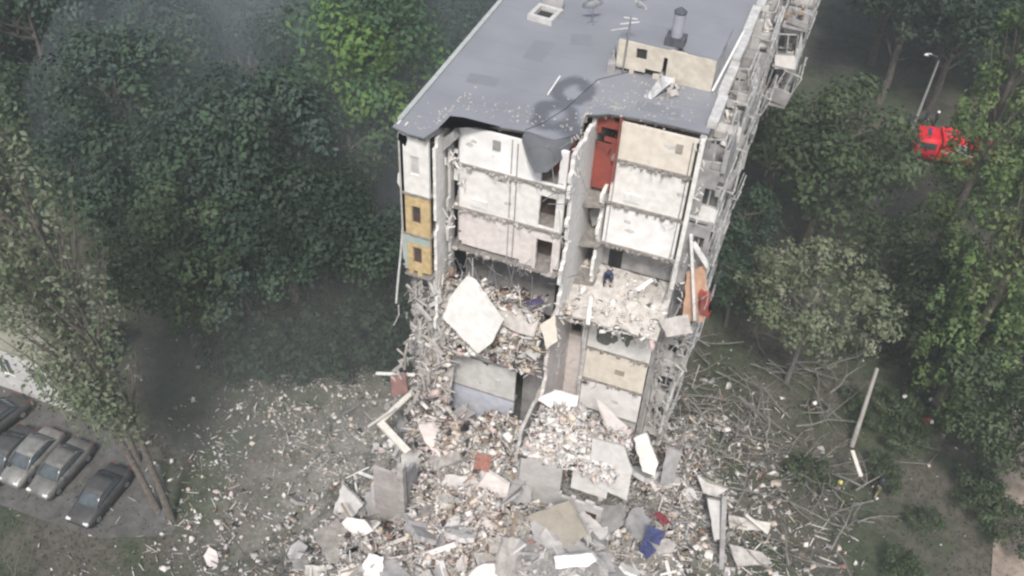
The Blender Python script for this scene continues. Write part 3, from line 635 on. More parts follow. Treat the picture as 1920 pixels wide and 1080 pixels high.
# ventilation pipe with cap
pv = at(1266, 82, 2, RZ+hh+.05)
VP_ = thing('vent_pipe', 'pale roof vent pipe with dark cap above a dark base', 'vent', (float(pv[0]), float(pv[1]), RZ+hh+.055))
b = BM(); box(b, -.5, .5, -.4, .4, 0, .45); obj('base', b, mat('sooty_base', (.09, .10, .12), (.05, .05, .06)), VP_)
b = BM(); tube(b, [(0, 0, .45), (0, 0, 1.7)], .3, 12); obj('pipe', b, M_roof if False else mat('pale_zinc', (.36, .38, .42), (.3, .31, .35), rough=.5), VP_)
b = BM(); tube(b, [(0, 0, 1.7), (0, 0, 1.78), (0, 0, 2.0)], [.32, .34, .06], 12); obj('cap', b, MATS['sooty_base'], VP_)
b = BM(); bar(b, (0, 0, 0), (.5, -1.2, .03), .05); pv = g(1050, 145)
o = obj('roof_batten', b, M_frame); o.location = (pv[0], pv[1], RZ+.06); o.rotation_euler.z = -.25; o.scale = (1, 1.6, 1); tag(o, 'thin pale batten lying loose on the open roof', 'batten')
M_patch = mat('felt_patch', (.20, .208, .228), (.18, .188, .206), scale=1.2)
r = random.Random(91); b = BM()
for (u, v, w, h, a) in ((905, 150, 1.6, .9, .1), (1010, 95, 1.1, 2.2, .0), (1235, 205, 2.2, .8, .05), (1090, 75, 1.2, 1.2, .3), (1320, 60, .9, 1.8, .1)):
    q = g(u, v); T2 = Matrix.Translation((q[0], q[1], RZ+.003)) @ Matrix.Rotation(a, 4, 'Z')
    pb = BM(); prism(pb, [T2 @ Vector(c) for c in ((-w/2, -h/2, 0), (w/2, -h/2, 0), (w/2, h/2, 0), (-w/2, h/2, 0))], (0, 0, .005), 0, .03, .3); obj('felt_patch', pb, M_patch, BL)
for _ in range(420):
    if r.random() < .65: k = r.randrange(len(P0)-1); q = P0[k]+(P0[k+1]-P0[k])*r.random()+np.array([0, abs(r.gauss(0, 1.2))+.15, 0])
    else: q = g(r.gauss(1230, 60), r.gauss(185, 25))
    if not (.2 < q[0] < BW-.4): continue
    s_ = r.uniform(.015, .07); T2 = Matrix.Translation((q[0], q[1], RZ+.02)) @ Matrix.Rotation(r.uniform(0, 3), 4, Vector((r.random(), r.random(), 1)).normalized()); box(b, -s_, s_, -s_*.6, s_*.6, -s_*.4, s_*.4, 0, T2)
tag(obj('roof_grit', b, M_conc), 'scattered grit and chips on the grey roof', 'grit', kind='stuff')
b = BM(); tube(b, [(*g(u, v)[:2], RZ+.02) for u, v in ((1182, 135), (1120, 150), (1060, 205), (1010, 235), (985, 244))], .015, 4); tag(obj('roof_cable', b, M_black), 'thin black cable trailing over the roof towards the torn edge', 'cable')
# ------------------------------------------------------------------ rubble
def sst(a, b_, x): t = min(1, max(0, (x-a)/(b_-a))); return t*t*(3-2*t)
def inbox(x, y, x0, x1, y0, y1, s): return sst(x0-s, x0+s, x)*(1-sst(x1-s, x1+s, x))*sst(y0-s, y0+s, y)*(1-sst(y1-s, y1+s, y))
def heap(x, y):
    if x < 0 or x > 14 or y < -9: w = min(1, max(-x, x-14, -9-y, 0)/3); x, y = x+w*(fbm(x*.22, y*.22, 51)-.47)*9, y+w*(fbm(x*.22, y*.22, 57)-.47)*9
    h = 0
    h = max(h, 5.0*inbox(x, y, 2.0, 7.8, -8.4, -3.4, 1.5)*(1+.3*(fbm(x*.5, y*.5, 2)-.5)*2))
    h = max(h, 3.3*inbox(x, y, 1.2, 13.5, -12.3, -7.5, 2.0))
    h = max(h, 1.9*inbox(x, y, .5, 15.5, -17, -8, 2.5))
    h = max(h, 1.3*inbox(x, y, -3, 17, -22, -5, 3.5))
    h = max(h, 1.6*inbox(x, y, 13.8, 19, -9, 3, 2.0))
    h = max(h, .5*inbox(x, y, -8, 20, -24, -4, 5))
    h *= 1-.75*inbox(x, y, -1.0, 2.3, -13.3, -11.4, .7)
    n = fbm(x*.55, y*.55, 13)*1.9-.9; n2 = fbm(x*1.6, y*1.6, 17)-.5
    return h*(1+.45*n)+n2*.55*min(1, h)-.25
MR = [mat('rubble_'+k, c, d, scale=1.5, bump=.3) for k, c, d in (
    ('pale_grey', (.68, .65, .63), (.54, .52, .50)), ('mid_grey', (.46, .445, .43), (.33, .32, .31)), ('beige', (.62, .54, .46), (.48, .41, .35)),
    ('white', (.74, .73, .71), (.6, .58, .56)), ('brown', (.24, .16, .12), (.13, .085, .065)), ('dark', (.06, .055, .055), (.03, .03, .03)),
    ('brick_red', (.30, .18, .14), (.2, .12, .10)), ('pinkish', (.62, .50, .47), (.46, .37, .35)), ('sand', (.45, .38, .27), (.3, .25, .18)))]
def raw_mesh(name, V, Fc, mats, mi):
    me = bpy.data.meshes.new(name); n = len(Fc); w = Fc.shape[1]
    me.vertices.add(len(V)); me.vertices.foreach_set('co', V.astype(np.float32).ravel())
    me.loops.add(n*w); me.loops.foreach_set('vertex_index', Fc.astype(np.int32).ravel())
    me.polygons.add(n); me.polygons.foreach_set('loop_start', np.arange(0, n*w, w, dtype=np.int32))
    for m in mats: me.materials.append(m)
    me.polygons.foreach_set('material_index', mi.astype(np.int32)); me.update(calc_edges=True); me.validate(); return me
BF = np.array([(0, 1, 3, 2), (4, 6, 7, 5), (0, 4, 5, 1), (2, 3, 7, 6), (0, 2, 6, 4), (1, 5, 7, 3)])
BV = np.array([(x, y, z) for x in (-.5, .5) for y in (-.5, .5) for z in (-.5, .5)])
def randrot(rng, n, flat=1.0):
    ax = rng.normal(size=(n, 3)); ax[:, :2] *= flat; ax /= np.linalg.norm(ax, axis=1)[:, None]; a = rng.uniform(0, 2*PI, n) if flat >= .9 else rng.uniform(0, 2*PI, n)
    K = np.zeros((n, 3, 3)); K[:, 0, 1] = -ax[:, 2]; K[:, 0, 2] = ax[:, 1]; K[:, 1, 0] = ax[:, 2]; K[:, 1, 2] = -ax[:, 0]; K[:, 2, 0] = -ax[:, 1]; K[:, 2, 1] = ax[:, 0]
    I = np.eye(3)[None]; s = np.sin(a)[:, None, None]; c = (1-np.cos(a))[:, None, None]
    return I+s*K+c*(K@K)
def pieces(name, label, pts, rng, smin, smax, weights, kinds=(.36, .40, .24), flat=.5, parent=None):
    """jittered blocks, splinters and sheets at given points"""
    n = len(pts); pts = np.array(pts); k = rng.choice(3, n, p=kinds); s = smin*(smax/smin)**(rng.random(n)**2.0)
    sc = np.stack([s, s*rng.uniform(.4, .9, n), s*rng.uniform(.12, .5, n)], 1)
    st = k == 1; sc[st] = np.stack([s*2.6, s*.14, s*.10], 1)[st]
    sh = k == 2; sc[sh] = np.stack([s*1.3, s*1.0, s*.06], 1)[sh]
    V = BV[None]*sc[:, None]*(1+rng.uniform(-.5, .35, (n, 8, 3)))
    V = np.einsum('nij,nkj->nki', randrot(rng, n, flat), V)+pts[:, None]
    Fc = (BF[None]+np.arange(n)[:, None, None]*8).reshape(-1, 4)
    mi = np.repeat(rng.choice(len(weights), n, p=np.array(weights)/sum(weights)), 6)
    me = raw_mesh(name, V.reshape(-1, 3), Fc, MR, mi); o = obj(name, me, None, parent)
    if not parent: tag(o, label, 'rubble', kind='stuff')
    return o
o = sheet('rubble_heap', -18, 27, -27, 2.9, .3, heap, M_ground, ok=lambda x, y: heap(x, y) > gz(x, y)-.1 and not (x > .2 and x < 13.6 and y > -3.4))
tag(o, 'broad heap of broken concrete and dust around the foot of the block', 'rubble', kind='stuff')
rng = np.random.default_rng(11)
WG = (34, 30, 10, 9, 6, 6, 1.5, 4, 3)
def sample(n, x0, x1, y0, y1, zf, rng, dens=None, dz=.1):
    P = []
    while len(P) < n:
        x = rng.uniform(x0, x1); y = rng.uniform(y0, y1)
        if dens and rng.random() > dens(x, y): continue
        if .3 < x < 13.6 and y > -3.5: continue
        P.append((x, y, zf(x, y)+rng.uniform(-.05, dz)))
    return P
D1 = lambda x, y: min(1, .03+max(0, heap(x, y)+.2)*.55)*(.35+1.3*sst(.35, .6, fbm(x*.7+4, y*.7, 41)))
pieces('rubble_fragments', 'broken concrete fragments and splinters strewn over the main heap', sample(30000, -16, 24, -26, 4, lambda x, y: max(heap(x, y), gz(x, y)), rng, D1, .25), rng, .05, .42, WG)
pieces('rubble_fragments', 'brown and dark household rubble filling the gap at centre', sample(7000, 1.5, 8.2, -14, -3.6, heap, rng, None, .35), rng, .05, .5, (26, 14, 20, 20, 16, 5, 4, 12, 6))
D3 = lambda x, y: (1 if x > 0 else 1-.85*sst(-3, 3, y))*max(0, 1-math.hypot((x-5)/19, (y+8)/16))**.8*(.3+1.4*sst(.35, .6, fbm(x*.5, y*.5, 43)))
pieces('scattered_debris', 'small pale debris scattered over the grass around the block', sample(21000, -20, 26, -26, 10, gz, rng, D3, .08), rng, .05, .34, (40, 24, 14, 22, 2, 1, 1, 4, 4), (.3, .45, .25))
pieces('scattered_debris', 'grey splinters and scraps among the fallen branches at right', sample(6500, 13.9, 34, -16, 12, lambda x, y: max(heap(x, y), gz(x, y)), rng, lambda x, y: max(0, 1-math.hypot((x-15)/15, (y+3)/14))**1.3, .15), rng, .05, .5, (26, 36, 12, 9, 8, 6, 1, 3, 5), (.2, .6, .2))
pieces('scattered_debris', 'sparse bright scraps of debris over the far grass', sample(900, -34, 46, -26, 30, gz, rng, lambda x, y: 0 if .0 < x < 14 and y > -3 else 1, .08), rng, .08, .35, (20, 10, 8, 44, 2, 2, 1, 4, 3), (.4, .2, .4))
# heap on the storey 3 slab, right
def heap2(x, y): return F(3)-(2.9+.25*(x-9))*sst(-4.2, -1.6, y)+1.5*inbox(x, y, 8.6, 11.2, -6.0, -3.0, 1.2)*(1+.6*(fbm(x*.8, y*.8, 3)-.5))+.5*inbox(x, y, 8, 13.6, -7.2, -.1, .4)+(fbm(x*2, y*2, 6)-.5)*.35-.1
o = sheet('rubble_heap', 8.0, 13.6, -7.25, -.2, .2, heap2, mat('pale_heap', (.56, .54, .52), (.30, .28, .27), scale=1.8, bump=.8, detail=10)); tag(o, 'pale rubble heap lying on the broken right-hand floor slab', 'rubble', kind='stuff')
P = []
for _ in range(6000):
    x, y = rng.uniform(8, 13.6), rng.uniform(-7.3, -.2); P.append((x, y, heap2(x, y)+rng.uniform(-.03, .2)))
pieces('rubble_fragments', 'pale fragments on the heap at the right of the cut', P, rng, .05, .5, (34, 12, 12, 34, 3, 3, 2, 7, 3), (.4, .3, .3))
# collapsed rooms at storeys 5 and 6, left
def slope(x, t): return (-3.75-.95*t-.4*(fbm(x*.9, t*2, 5)-.3), F(6)+1.0-5.0*t+1.1*(fbm(x*.8, t*3, 8)-.5))
b = BM(); G = [[b.verts.new((2.3+i*.2, *slope(2.3+i*.2, j/24))) for i in range(27)] for j in range(25)]
for j in range(24):
    for i in range(26): b.faces.new((G[j][i], G[j][i+1], G[j+1][i+1], G[j+1][i]))
o = obj('rubble_slope', b, M_conc); tag(o, 'steep spill of rubble from the smashed middle storeys at left', 'rubble', kind='stuff')
P = []
for _ in range(2200):
    x = rng.uniform(2.2, 7.8); t = rng.random(); y, z = slope(x, t); P.append((x, y-rng.uniform(-.05, .3), z+.1))
pieces('rubble_fragments', 'furniture scraps and concrete bits on the left middle spill', P, rng, .1, .55, (22, 16, 16, 16, 10, 8, 4, 8, 4), flat=1)
# front edge of the storey 6 floor, right
P = []
for _ in range(1100):
    x = rng.uniform(8.2, 13.9); y = rng.uniform(-3.0, 1.1); t = (1.2-y)/4.1; (y < -1.9 or rng.random() < .2) and P.append((x, y, F(6)-.75*t**1.6+rng.uniform(0, .12)+(0 if y > -2.2 else rng.uniform(-.5, .1))))
pieces('rubble_fragments', 'white plaster bits on the exposed floor at right', P, rng, .06, .42, (30, 8, 14, 40, 3, 2, 2, 6, 3), (.5, .2, .3))
P = []
for _ in range(1300):
    x = rng.uniform(.1, 2.6); z = rng.uniform(1.5, F(7)-1); y = -4.0-rng.uniform(0, .5)-(max(0, 10-z)*.28); P.append((x, y, z))
pieces('rubble_fragments', 'splintered remains hanging down the left corner', P, rng, .1, .7, (34, 20, 10, 16, 5, 4, 1, 4, 2), (.3, .5, .2), flat=1)
b = BM(); G = [[b.verts.new((.1+i*.25, -3.9-(max(0, 10-z_)*.28)+.3*fbm(i*.4, z_*.5, 3), z_)) for i in range(11)] for z_ in [1+k*.5 for k in range(28)]]
for j in range(27):
    for i in range(10):
        if j < 14 or fbm(i*.6, j*.5, 12) > .45: b.faces.new((G[j][i], G[j][i+1], G[j+1][i+1], G[j+1][i]))
tag(obj('rubble_slope', b, M_conc), 'ragged concrete skin sliding down the left corner', 'rubble', kind='stuff')
# ---- named slabs, traced in the photograph and given depth of their own
def slab(name, label, pts, m, th=.27, cat='slab', jit=.04, group=None):
    """pts: (u, v, Y) per corner"""
    P = [Vector(at(u, v, 1, y)) for u, v, y in pts]
    n = (P[1]-P[0]).cross(P[2]-P[0]).normalized()
    if n.dot(Vector(CF)) < 0: n = -n
    c = sum(P, Vector())/len(P); P = [p-n*((p-c).dot(n)) for p in P]      # flatten onto its own plane
    b = BM(); prism(b, P, n*th, 0, jit, .3); o = obj(name, b, m); return tag(o, label, cat, group, 'thing')
slab('ceiling_slab', 'large white slab tilted in the smashed left rooms', [(828, 598, -5.4), (840, 562, -5.2), (872, 521, -5.0), (888, 530, -5.0), (945, 600, -5.2), (925, 640, -5.5), (897, 662, -5.7), (868, 640, -5.7)], M_white)
slab('concrete_slab', 'pinkish slab lying on the brown rubble at centre', [(872, 948, -9.2), (915, 880, -8.3), (956, 908, -8.3), (946, 940, -8.9), (890, 962, -9.5)], M_pink)
slab('concrete_slab', 'large tan carpeted floor slab lying at the bottom centre', [(985, 968, -9.6), (1066, 938, -9.2), (1102, 1002, -10.2), (1060, 1028, -10.6), (1000, 1030, -10.8)], M_tan, .25)
slab('wall_panel', 'bright white panel standing on edge at the right heap', [(1188, 822, -3.4), (1212, 812, -3.2), (1234, 870, -3.9), (1228, 892, -4.2), (1204, 884, -4.2)], M_white, .14, 'panel')
slab('wall_panel', 'grey panel leaning beside the bright white one', [(1250, 838, -3.2), (1278, 848, -3.2), (1262, 908, -4.0), (1238, 905, -4.0)], M_greyd, .15, 'panel')
slab('wall_panel', 'light grey plastered wall chunk below the right heap', [(1110, 822, -6.0), (1170, 838, -5.8), (1186, 880, -6.2), (1176, 940, -7.0), (1105, 905, -7.0)], M_grey, .2, 'panel')
slab('wall_panel', 'pale angular panel in front of the storey three wall', [(1118, 745, -2.4), (1178, 800, -2.2), (1172, 840, -3.4), (1140, 815, -3.4)], M_pink, .15, 'panel')
slab('concrete_slab', 'dark grey upright slab in the brown rubble at bottom', [(812, 1080, -11.6), (828, 1030, -11.2), (862, 1010, -11.0), (856, 1062, -11.6), (838, 1090, -12)], M_greyd)
slab('concrete_slab', 'blank white slab at the bottom left of the centre', [(755, 1050, -12.2), (798, 1032, -12), (800, 1090, -13), (758, 1095, -13)], M_white)
slab('concrete_slab', 'slender grey slab leaning by the left end panels', [(752, 990, -11.6), (766, 975, -11.4), (768, 1000, -11.6), (738, 1045, -12.3), (728, 1045, -12.3)], M_grey)
slab('concrete_slab', 'long pale slab edge standing upright at the lower right', [(1326, 935, -4.4), (1352, 940, -4.4), (1356, 1010, -5.6), (1340, 1012, -5.6)], M_grey, .3)
slab('concrete_slab', 'flat pale slab on the ground right of the heap', [(1366, 966, -3.6), (1446, 980, -3.2), (1442, 998, -3.6), (1368, 990, -4.0)], M_dust, .25)
slab('concrete_slab', 'broad pink-grey slab at the lower right', [(1366, 1018, -5.2), (1430, 1034, -5.0), (1450, 1055, -5.4), (1380, 1066, -6.0)], M_conc, .25)
slab('concrete_slab', 'curled pale sheet among branches right of the block', [(1308, 888, -2.2), (1330, 905, -2.4), (1368, 915, -2.2), (1340, 932, -2.8), (1315, 925, -2.8)], M_dust, .06)
slab('concrete_slab', 'white bulky slab at the foot of the picture centre', [(1040, 1042, -11.6), (1110, 1036, -11.2), (1120, 1050, -11.4), (1100, 1066, -12), (1040, 1068, -12.2)], M_white, .3)
slab('concrete_slab', 'bright shattered slab on top of the right heap', [(1010, 745, -4.4), (1040, 730, -4.2), (1086, 742, -4.2), (1080, 765, -4.7), (1030, 770, -4.9)], M_white2, .15)
slab('concrete_slab', 'round-cornered pale slab in the left debris field', [(500, 958, -12.4), (520, 938, -12), (560, 934, -11.6), (580, 960, -12), (560, 985, -12.6), (515, 985, -12.8)], M_conc, .2)
slab('concrete_slab', 'diamond-shaped pale slab beside the bare saplings', [(548, 955, -10.8), (566, 940, -10.4), (580, 950, -10.4), (568, 974, -11), (554, 976, -11.2)], M_grey, .2)
slab('wall_panel', 'yellowish wardrobe panel fallen by the middle wall', [(1012, 610, -4.6), (1040, 590, -4.4), (1045, 640, -4.8), (1025, 655, -5)], M_cream, .08, 'panel')
slab('wall_panel', 'maroon panel at the left broken corner', [(732, 705, -6.0), (760, 700, -5.8), (765, 735, -6.2), (735, 745, -6.5)], mat('maroon_panel', (.25, .14, .13), (.16, .09, .08)), .1, 'panel')
slab('cloth_sheet', 'white fabric sheet hung over the exposed floor edge', [(1105, 560, -2.2), (1112, 556, -2.2), (1106, 610, -2.9), (1096, 608, -2.9)], M_white2, .03, 'sheet')
slab('plank', 'bright white board lying on the exposed floor', [(1192, 541, -1.9), (1221, 522, -1.2), (1225, 527, -1.2), (1198, 547, -2.0)], M_white2, .05, 'plank')
slab('concrete_slab', 'bent grey sheet at the right edge of the exposed floor', [(1235, 600, -2.2), (1290, 590, -1.8), (1300, 625, -2.4), (1250, 632, -2.7)], M_conc, .1)
def plank(label, a, c, w, m, name='plank', cat='plank', group=None):
    b = BM(); A, B_ = Vector(at(*a[:2], 1, a[2])), Vector(at(*c[:2], 1, c[2])); d = (B_-A); L = d.length
    T2 = Matrix.Translation(A) @ d.to_track_quat('X', 'Z').to_matrix().to_4x4(); box(b, 0, L, -w/2, w/2, -w*.2, w*.2, 0, T2)
    o = obj(name, b, m); return tag(o, label, cat, group)
plank('long white beam jutting left from the broken corner', (705, 700, -5.6), (778, 703, -5.4), .2, M_white)
plank('pale beam slanting down to the left corner heap', (775, 733, -5.8), (712, 792, -7.5), .32, M_pale)
plank('wide white beam slanting down right in the corner heap', (712, 792, -7.6), (765, 848, -8.6), .45, M_pale)
plank('pale board propped over the lower left corner rubble', (690, 800, -8), (740, 765, -7.2), .15, M_pale)
plank('thin pale lath on the left debris field', (503, 968, -10), (560, 930, -9), .12, M_pale)
plank('dark upright post at the right of the lower heap', (1358, 930, -4.5), (1352, 1075, -6.5), .3, M_greyd, 'post', 'post')
plank('pale post half buried at lower right', (1398, 965, -4), (1440, 1000, -4.2), .18, M_pale)
plank('white timber standing by the leaning pole on the grass', (1598, 845, 3.3), (1614, 893, 1.6), .24, M_pale)
# tyre like red and blue bedding
for k, (lab, cu, cv, cy_, m) in enumerate((('crumpled blue bedding in the lower right rubble', 1226, 1005, -8.2, mat('blue_cloth', (.05, .06, .17), (.03, .04, .10))), ('second blue cloth below the first at the heap foot', 1208, 1032, -8.9, MATS['blue_cloth']), ('crumpled red cloth in the lower right rubble', 1238, 978, -7.4, mat('red_cloth', (.30, .05, .06), (.18, .03, .04))), ('purple blanket in the smashed left room', 1003, 573, -4.6, mat('purple_cloth', (.10, .08, .18), (.06, .05, .1))), ('orange cloth by the tan slab at bottom centre', 995, 1010, -10.4, mat('orange_cloth', (.32, .15, .11), (.22, .1, .08))), ('orange red fabric in the central brown rubble', 905, 868, -8, MATS['orange_cloth']))):
    b = BM(); bmesh.ops.create_grid(b, x_segments=26, y_segments=22, size=.4)
    for v in b.verts: x, y = v.co.x, v.co.y; v.co.z = .4*fbm(x*2.2+k*5, y*2.2, k)+.2*fbm(x*6, y*6, k); v.co.x *= 1+.4*fbm(y*3, k); v.co.y *= .8+.6*fbm(x*3, k+3)
    bmesh.ops.solidify(b, geom=b.faces[:], thickness=.04)
    for f in b.faces: f.smooth = True
    o = obj('cloth', b, m); o.location = at(cu, cv, 1, cy_); o.rotation_euler = (.5, .1, k*1.3); tag(o, lab, 'cloth')
# mid-size chunks, individuals
rr = random.Random(21)
for k in range(70):
    while True:
        x, y = rr.uniform(-9, 20), rr.uniform(-20, -1)
        if rr.random() < D1(x, y) and not (.2 < x < 13.8 and y > -4.5): break
    s = rr.uniform(.35, .95); b = BM(); N = rr.choice([4, 5, 6])
    P = [Vector((s*(1+rr.uniform(-.3, .3))*math.cos(2*PI*i/N), s*.75*(1+rr.uniform(-.3, .3))*math.sin(2*PI*i/N), 0)) for i in range(N)]
    prism(b, P, (0, 0, rr.choice([.14, .2, .3])), 0, .03, .25, rr)
    o = obj('concrete_chunk', b, rr.choice([M_conc, M_grey, M_pink, M_white, M_dust, M_greyd])); o.location = (x, y, max(heap(x, y), gz(x, y))+.12); o.rotation_euler = (rr.gauss(0, .5), rr.gauss(0, .5), rr.uniform(0, 6))
    tag(o, 'flat angular chunk of broken concrete in the rubble field', 'concrete chunk', 'broken concrete chunks strewn over the rubble field')
for k in range(60):
    while True:
        x, y = rr.uniform(-3, 16.5), rr.uniform(-17, -2)
        if rr.random() < D1(x, y)*.8 and not (-.5 < x < 13.8 and y > -5.5): break
    s = rr.uniform(.6, 1.5); b = BM(); th = rr.choice([.14, .22, .3])
    P = [Vector((s*a+rr.uniform(-.15, .15), s*c*rr.uniform(.45, .8)+rr.uniform(-.15, .15), 0)) for a, c in ((-1, -.9), (.2, -1), (1, -.6), (.9, .7), (.1, 1), (-.8, .8))]
    if rr.random() < .5: P.pop(rr.randrange(6))
    prism(b, P, (0, 0, th), 0, .07, .22, rr)
    o = obj('broken_slab', b, rr.choice([M_conc, M_grey, M_pink, M_greyd, M_dust, M_greyd, M_edge])); o.location = (x, y, max(heap(x, y), gz(x, y))+.15+s*.1); o.rotation_euler = (rr.gauss(.25, .45), rr.gauss(0, .45), rr.uniform(0, 6))
    b = BM()
    for q in range(rr.randint(3, 7)):
        a = Vector(P[q % len(P)])*.8; a.z = th*.5; d = a.normalized(); tube(b, [a, a*1.35+Vector((0, 0, rr.uniform(-.1, .2))), a*1.35+d*rr.uniform(.1, .5)+Vector((rr.gauss(0, .15), rr.gauss(0, .15), rr.uniform(-.3, .3)))], .016, 4)
    c = obj('rebar', b, M_metal, o); c['kind'] = 'stuff'
    tag(o, 'broken floor slab with ragged edge lying tilted in the main rubble', 'broken slab', 'broken floor slabs in the main rubble', 'thing')
for k in range(90):
    while True:
        x, y = rr.uniform(-6, 19), rr.uniform(-18, -1)
        if rr.random() < D1(x, y) and not (-.5 < x < 13.8 and y > -5): break
    L = rr.uniform(1.0, 3.4); w = rr.choice([.07, .1, .14, .2]); b = BM(); box(b, -L/2, L/2, -w/2, w/2, -w*.3, w*.3)
    o = obj('timber', b, rr.choice([M_wood, M_pale, M_deadwood, M_wood, M_metal, M_white])); o.location = (x, y, max(heap(x, y), gz(x, y))+rr.uniform(.1, .4)); o.rotation_euler = (rr.uniform(0, 3), rr.gauss(0, .45), rr.uniform(0, 6))
    tag(o, 'loose length of timber or pipe thrown across the rubble', 'timber', 'loose timbers in the rubble')
# ------------------------------------------------------------------ trees
def leafmat(name, c, t=.3):
    m = mat(name, c, tuple(x*.55 for x in c), rough=.7, scale=.5, detail=3, spread=(.3, .7), trans=t); return m
def crown_mesh(name, clumps, leaf, per_m2, mats, seed, wts=None, droop=0, stretch=1.0):
    rng = np.random.default_rng(seed); C_, N_, I_ = [], [], []
    for (c, r, mi) in clumps:
        n = int(4*PI*r*r*per_m2); d = rng.normal(size=(n, 3)); d /= np.linalg.norm(d, axis=1)[:, None]
        keep = d[:, 2] > rng.uniform(-1, .3, n); d = d[keep]; n = len(d)
        rad = r*(1-.45*rng.random(n)**2)*(1+.18*rng.normal(size=n)); p = d*rad[:, None]; p[:, 2] *= stretch
        C_.append(p+np.array(c)); N_.append(d*1.25+rng.normal(size=(n, 3))*.33+np.array([0, 0, .3])); I_.append(np.where(rng.random(n) < .9, mi, rng.integers(0, len(mats), n)))
    C_ = np.concatenate(C_); N_ = np.concatenate(N_); I_ = np.concatenate(I_); n = len(C_)
    N_ /= np.linalg.norm(N_, axis=1)[:, None]; a = np.cross(N_, rng.normal(size=(n, 3))); a /= np.linalg.norm(a, axis=1)[:, None]; bb = np.cross(N_, a)
    s = leaf*rng.uniform(.6, 1.35, n)[:, None]
    V = np.stack([C_-a*s, C_-bb*s*.55, C_+a*s, C_+bb*s*.55], 1).reshape(-1, 3)
    return raw_mesh(name, V, np.arange(n*4).reshape(-1, 4), mats, I_)
def trunk_bm(h, r, limbs, seed, spread=2.5, up=.6):
    rr = random.Random(seed); b = BM(); pts = [(0, 0, -.4)]; x = y = 0
    for k in range(1, 6): x += rr.gauss(0, .12); y += rr.gauss(0, .12); pts.append((x, y, h*k/5))
    tube(b, pts, [r*1.25, r, r*.85, r*.7, r*.5, r*.25], 8)
    for _ in range(limbs):
        t = rr.uniform(.35, .95); i = min(4, int(t*5)); p = Vector(pts[i]).lerp(Vector(pts[i+1]), t*5-i); a = rr.uniform(0, 6.3); L = spread*rr.uniform(.5, 1.1)
        q = p+Vector((math.cos(a)*L*.5, math.sin(a)*L*.5, L*up*.5)); s = p+Vector((math.cos(a)*L, math.sin(a)*L, L*up*1.2)); tube(b, [p, q, s], [r*.4, r*.25, r*.08], 5)
        for _ in range(2): tube(b, [q, q+Vector((rr.gauss(0, .6), rr.gauss(0, .6), rr.uniform(.3, 1.1)))*L*.35], [r*.15, r*.04], 4)
    return b
def broad_clumps(R_, H0, H1, n, seed, nm, rc=(.9, 1.6)):
    rr = random.Random(seed); out = []; zc = (H0+H1)/2; hz = (H1-H0)/2
    for _ in range(n):
        a = rr.uniform(0, 2*PI); cz = rr.uniform(-.75, 1); rad = math.sqrt(max(0, 1-cz*cz)); k = rr.uniform(.62, .98) if rr.random() < .85 else rr.uniform(.2, .6)
        out.append(((R_*rad*k*math.cos(a)*rr.uniform(.85, 1.15), R_*rad*k*math.sin(a)*rr.uniform(.85, 1.15), zc+hz*cz*k), rr.uniform(*rc)*R_/4.5, rr.randrange(nm)))
    return out
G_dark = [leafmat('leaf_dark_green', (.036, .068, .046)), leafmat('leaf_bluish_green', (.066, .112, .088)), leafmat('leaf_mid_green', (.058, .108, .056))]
G_deep = [leafmat('leaf_deep_green', (.020, .042, .024)), leafmat('leaf_deep_olive', (.034, .064, .034)), leafmat('leaf_deep_mid', (.03, .066, .034))]  # darker species at right; at left, shade of the gap put into leaf colour
G_mid = [leafmat('leaf_fresh_green', (.075, .12, .05)), leafmat('leaf_mid_green_b', (.055, .085, .04)), leafmat('leaf_soft_green', (.10, .145, .07))]
G_bright = [leafmat('leaf_bright_green', (.085, .18, .065)), leafmat('leaf_yellow_green', (.13, .24, .055)), leafmat('leaf_light_green', (.06, .125, .06))]
G_pop = [leafmat('leaf_poplar', (.20, .24, .15)), leafmat('leaf_poplar_dusty', (.24, .26, .19)), leafmat('leaf_poplar_green', (.15, .20, .11))]
G_dusty = [leafmat('leaf_dusty', (.20, .24, .14)), leafmat('leaf_dusty_b', (.16, .20, .11)), leafmat('leaf_dusty_grey', (.25, .27, .19))]
G_edge = [leafmat('leaf_edge_green', (.14, .22, .07)), leafmat('leaf_edge_olive', (.19, .25, .10)), leafmat('leaf_edge_soft', (.11, .18, .06))]
PROTO = {}
def make_proto(key, name, clumps, leaf, per, mats, seed, th, tr, limbs, spread=2.6, up=.6, stretch=1.0, tm=None):
    PROTO[key] = (name, crown_mesh(name+'_crown', clumps, leaf, per, mats, seed, stretch=stretch), None)
    me = bpy.data.meshes.new(name+'_trunk'); bb = trunk_bm(th, tr, limbs, seed, spread, up); bb.to_mesh(me); bb.free(); me.materials.append(tm or M_bark)
    PROTO[key] = (name, PROTO[key][1], me)
def pop_clumps(h0, h1, R_, n, seed, prof):
    rr = random.Random(seed); out = []
    for _ in range(n):
        t = rr.random()**.8; z = h0+(h1-h0)*t; a = rr.uniform(0, 2*PI); k = R_*prof(t)*rr.uniform(.3, 1)
        out.append(((k*math.cos(a), k*math.sin(a), z), rr.uniform(.28, .6), rr.randrange(3)))
    return out
make_proto('dark1', 'broadleaf_tree', broad_clumps(4.6, 5, 13.5, 34, 1, 3, (1.0, 2.0)), .20, 9, G_dark, 1, 11, .28, 10)
make_proto('dark2', 'broadleaf_tree', broad_clumps(5.2, 6, 16, 44, 2, 3, (.8, 1.8)), .21, 8, G_dark, 2, 13.5, .32, 12)
make_proto('dark3', 'broadleaf_tree', broad_clumps(3.8, 3.5, 11.5, 26, 3, 3, (1.1, 2.0)), .19, 9, G_dark, 3, 9, .22, 9)
make_proto('deep1', 'broadleaf_tree', broad_clumps(4.8, 5, 13.5, 34, 21, 3, (1.0, 2.0)), .20, 9, G_deep, 21, 11, .28, 10)
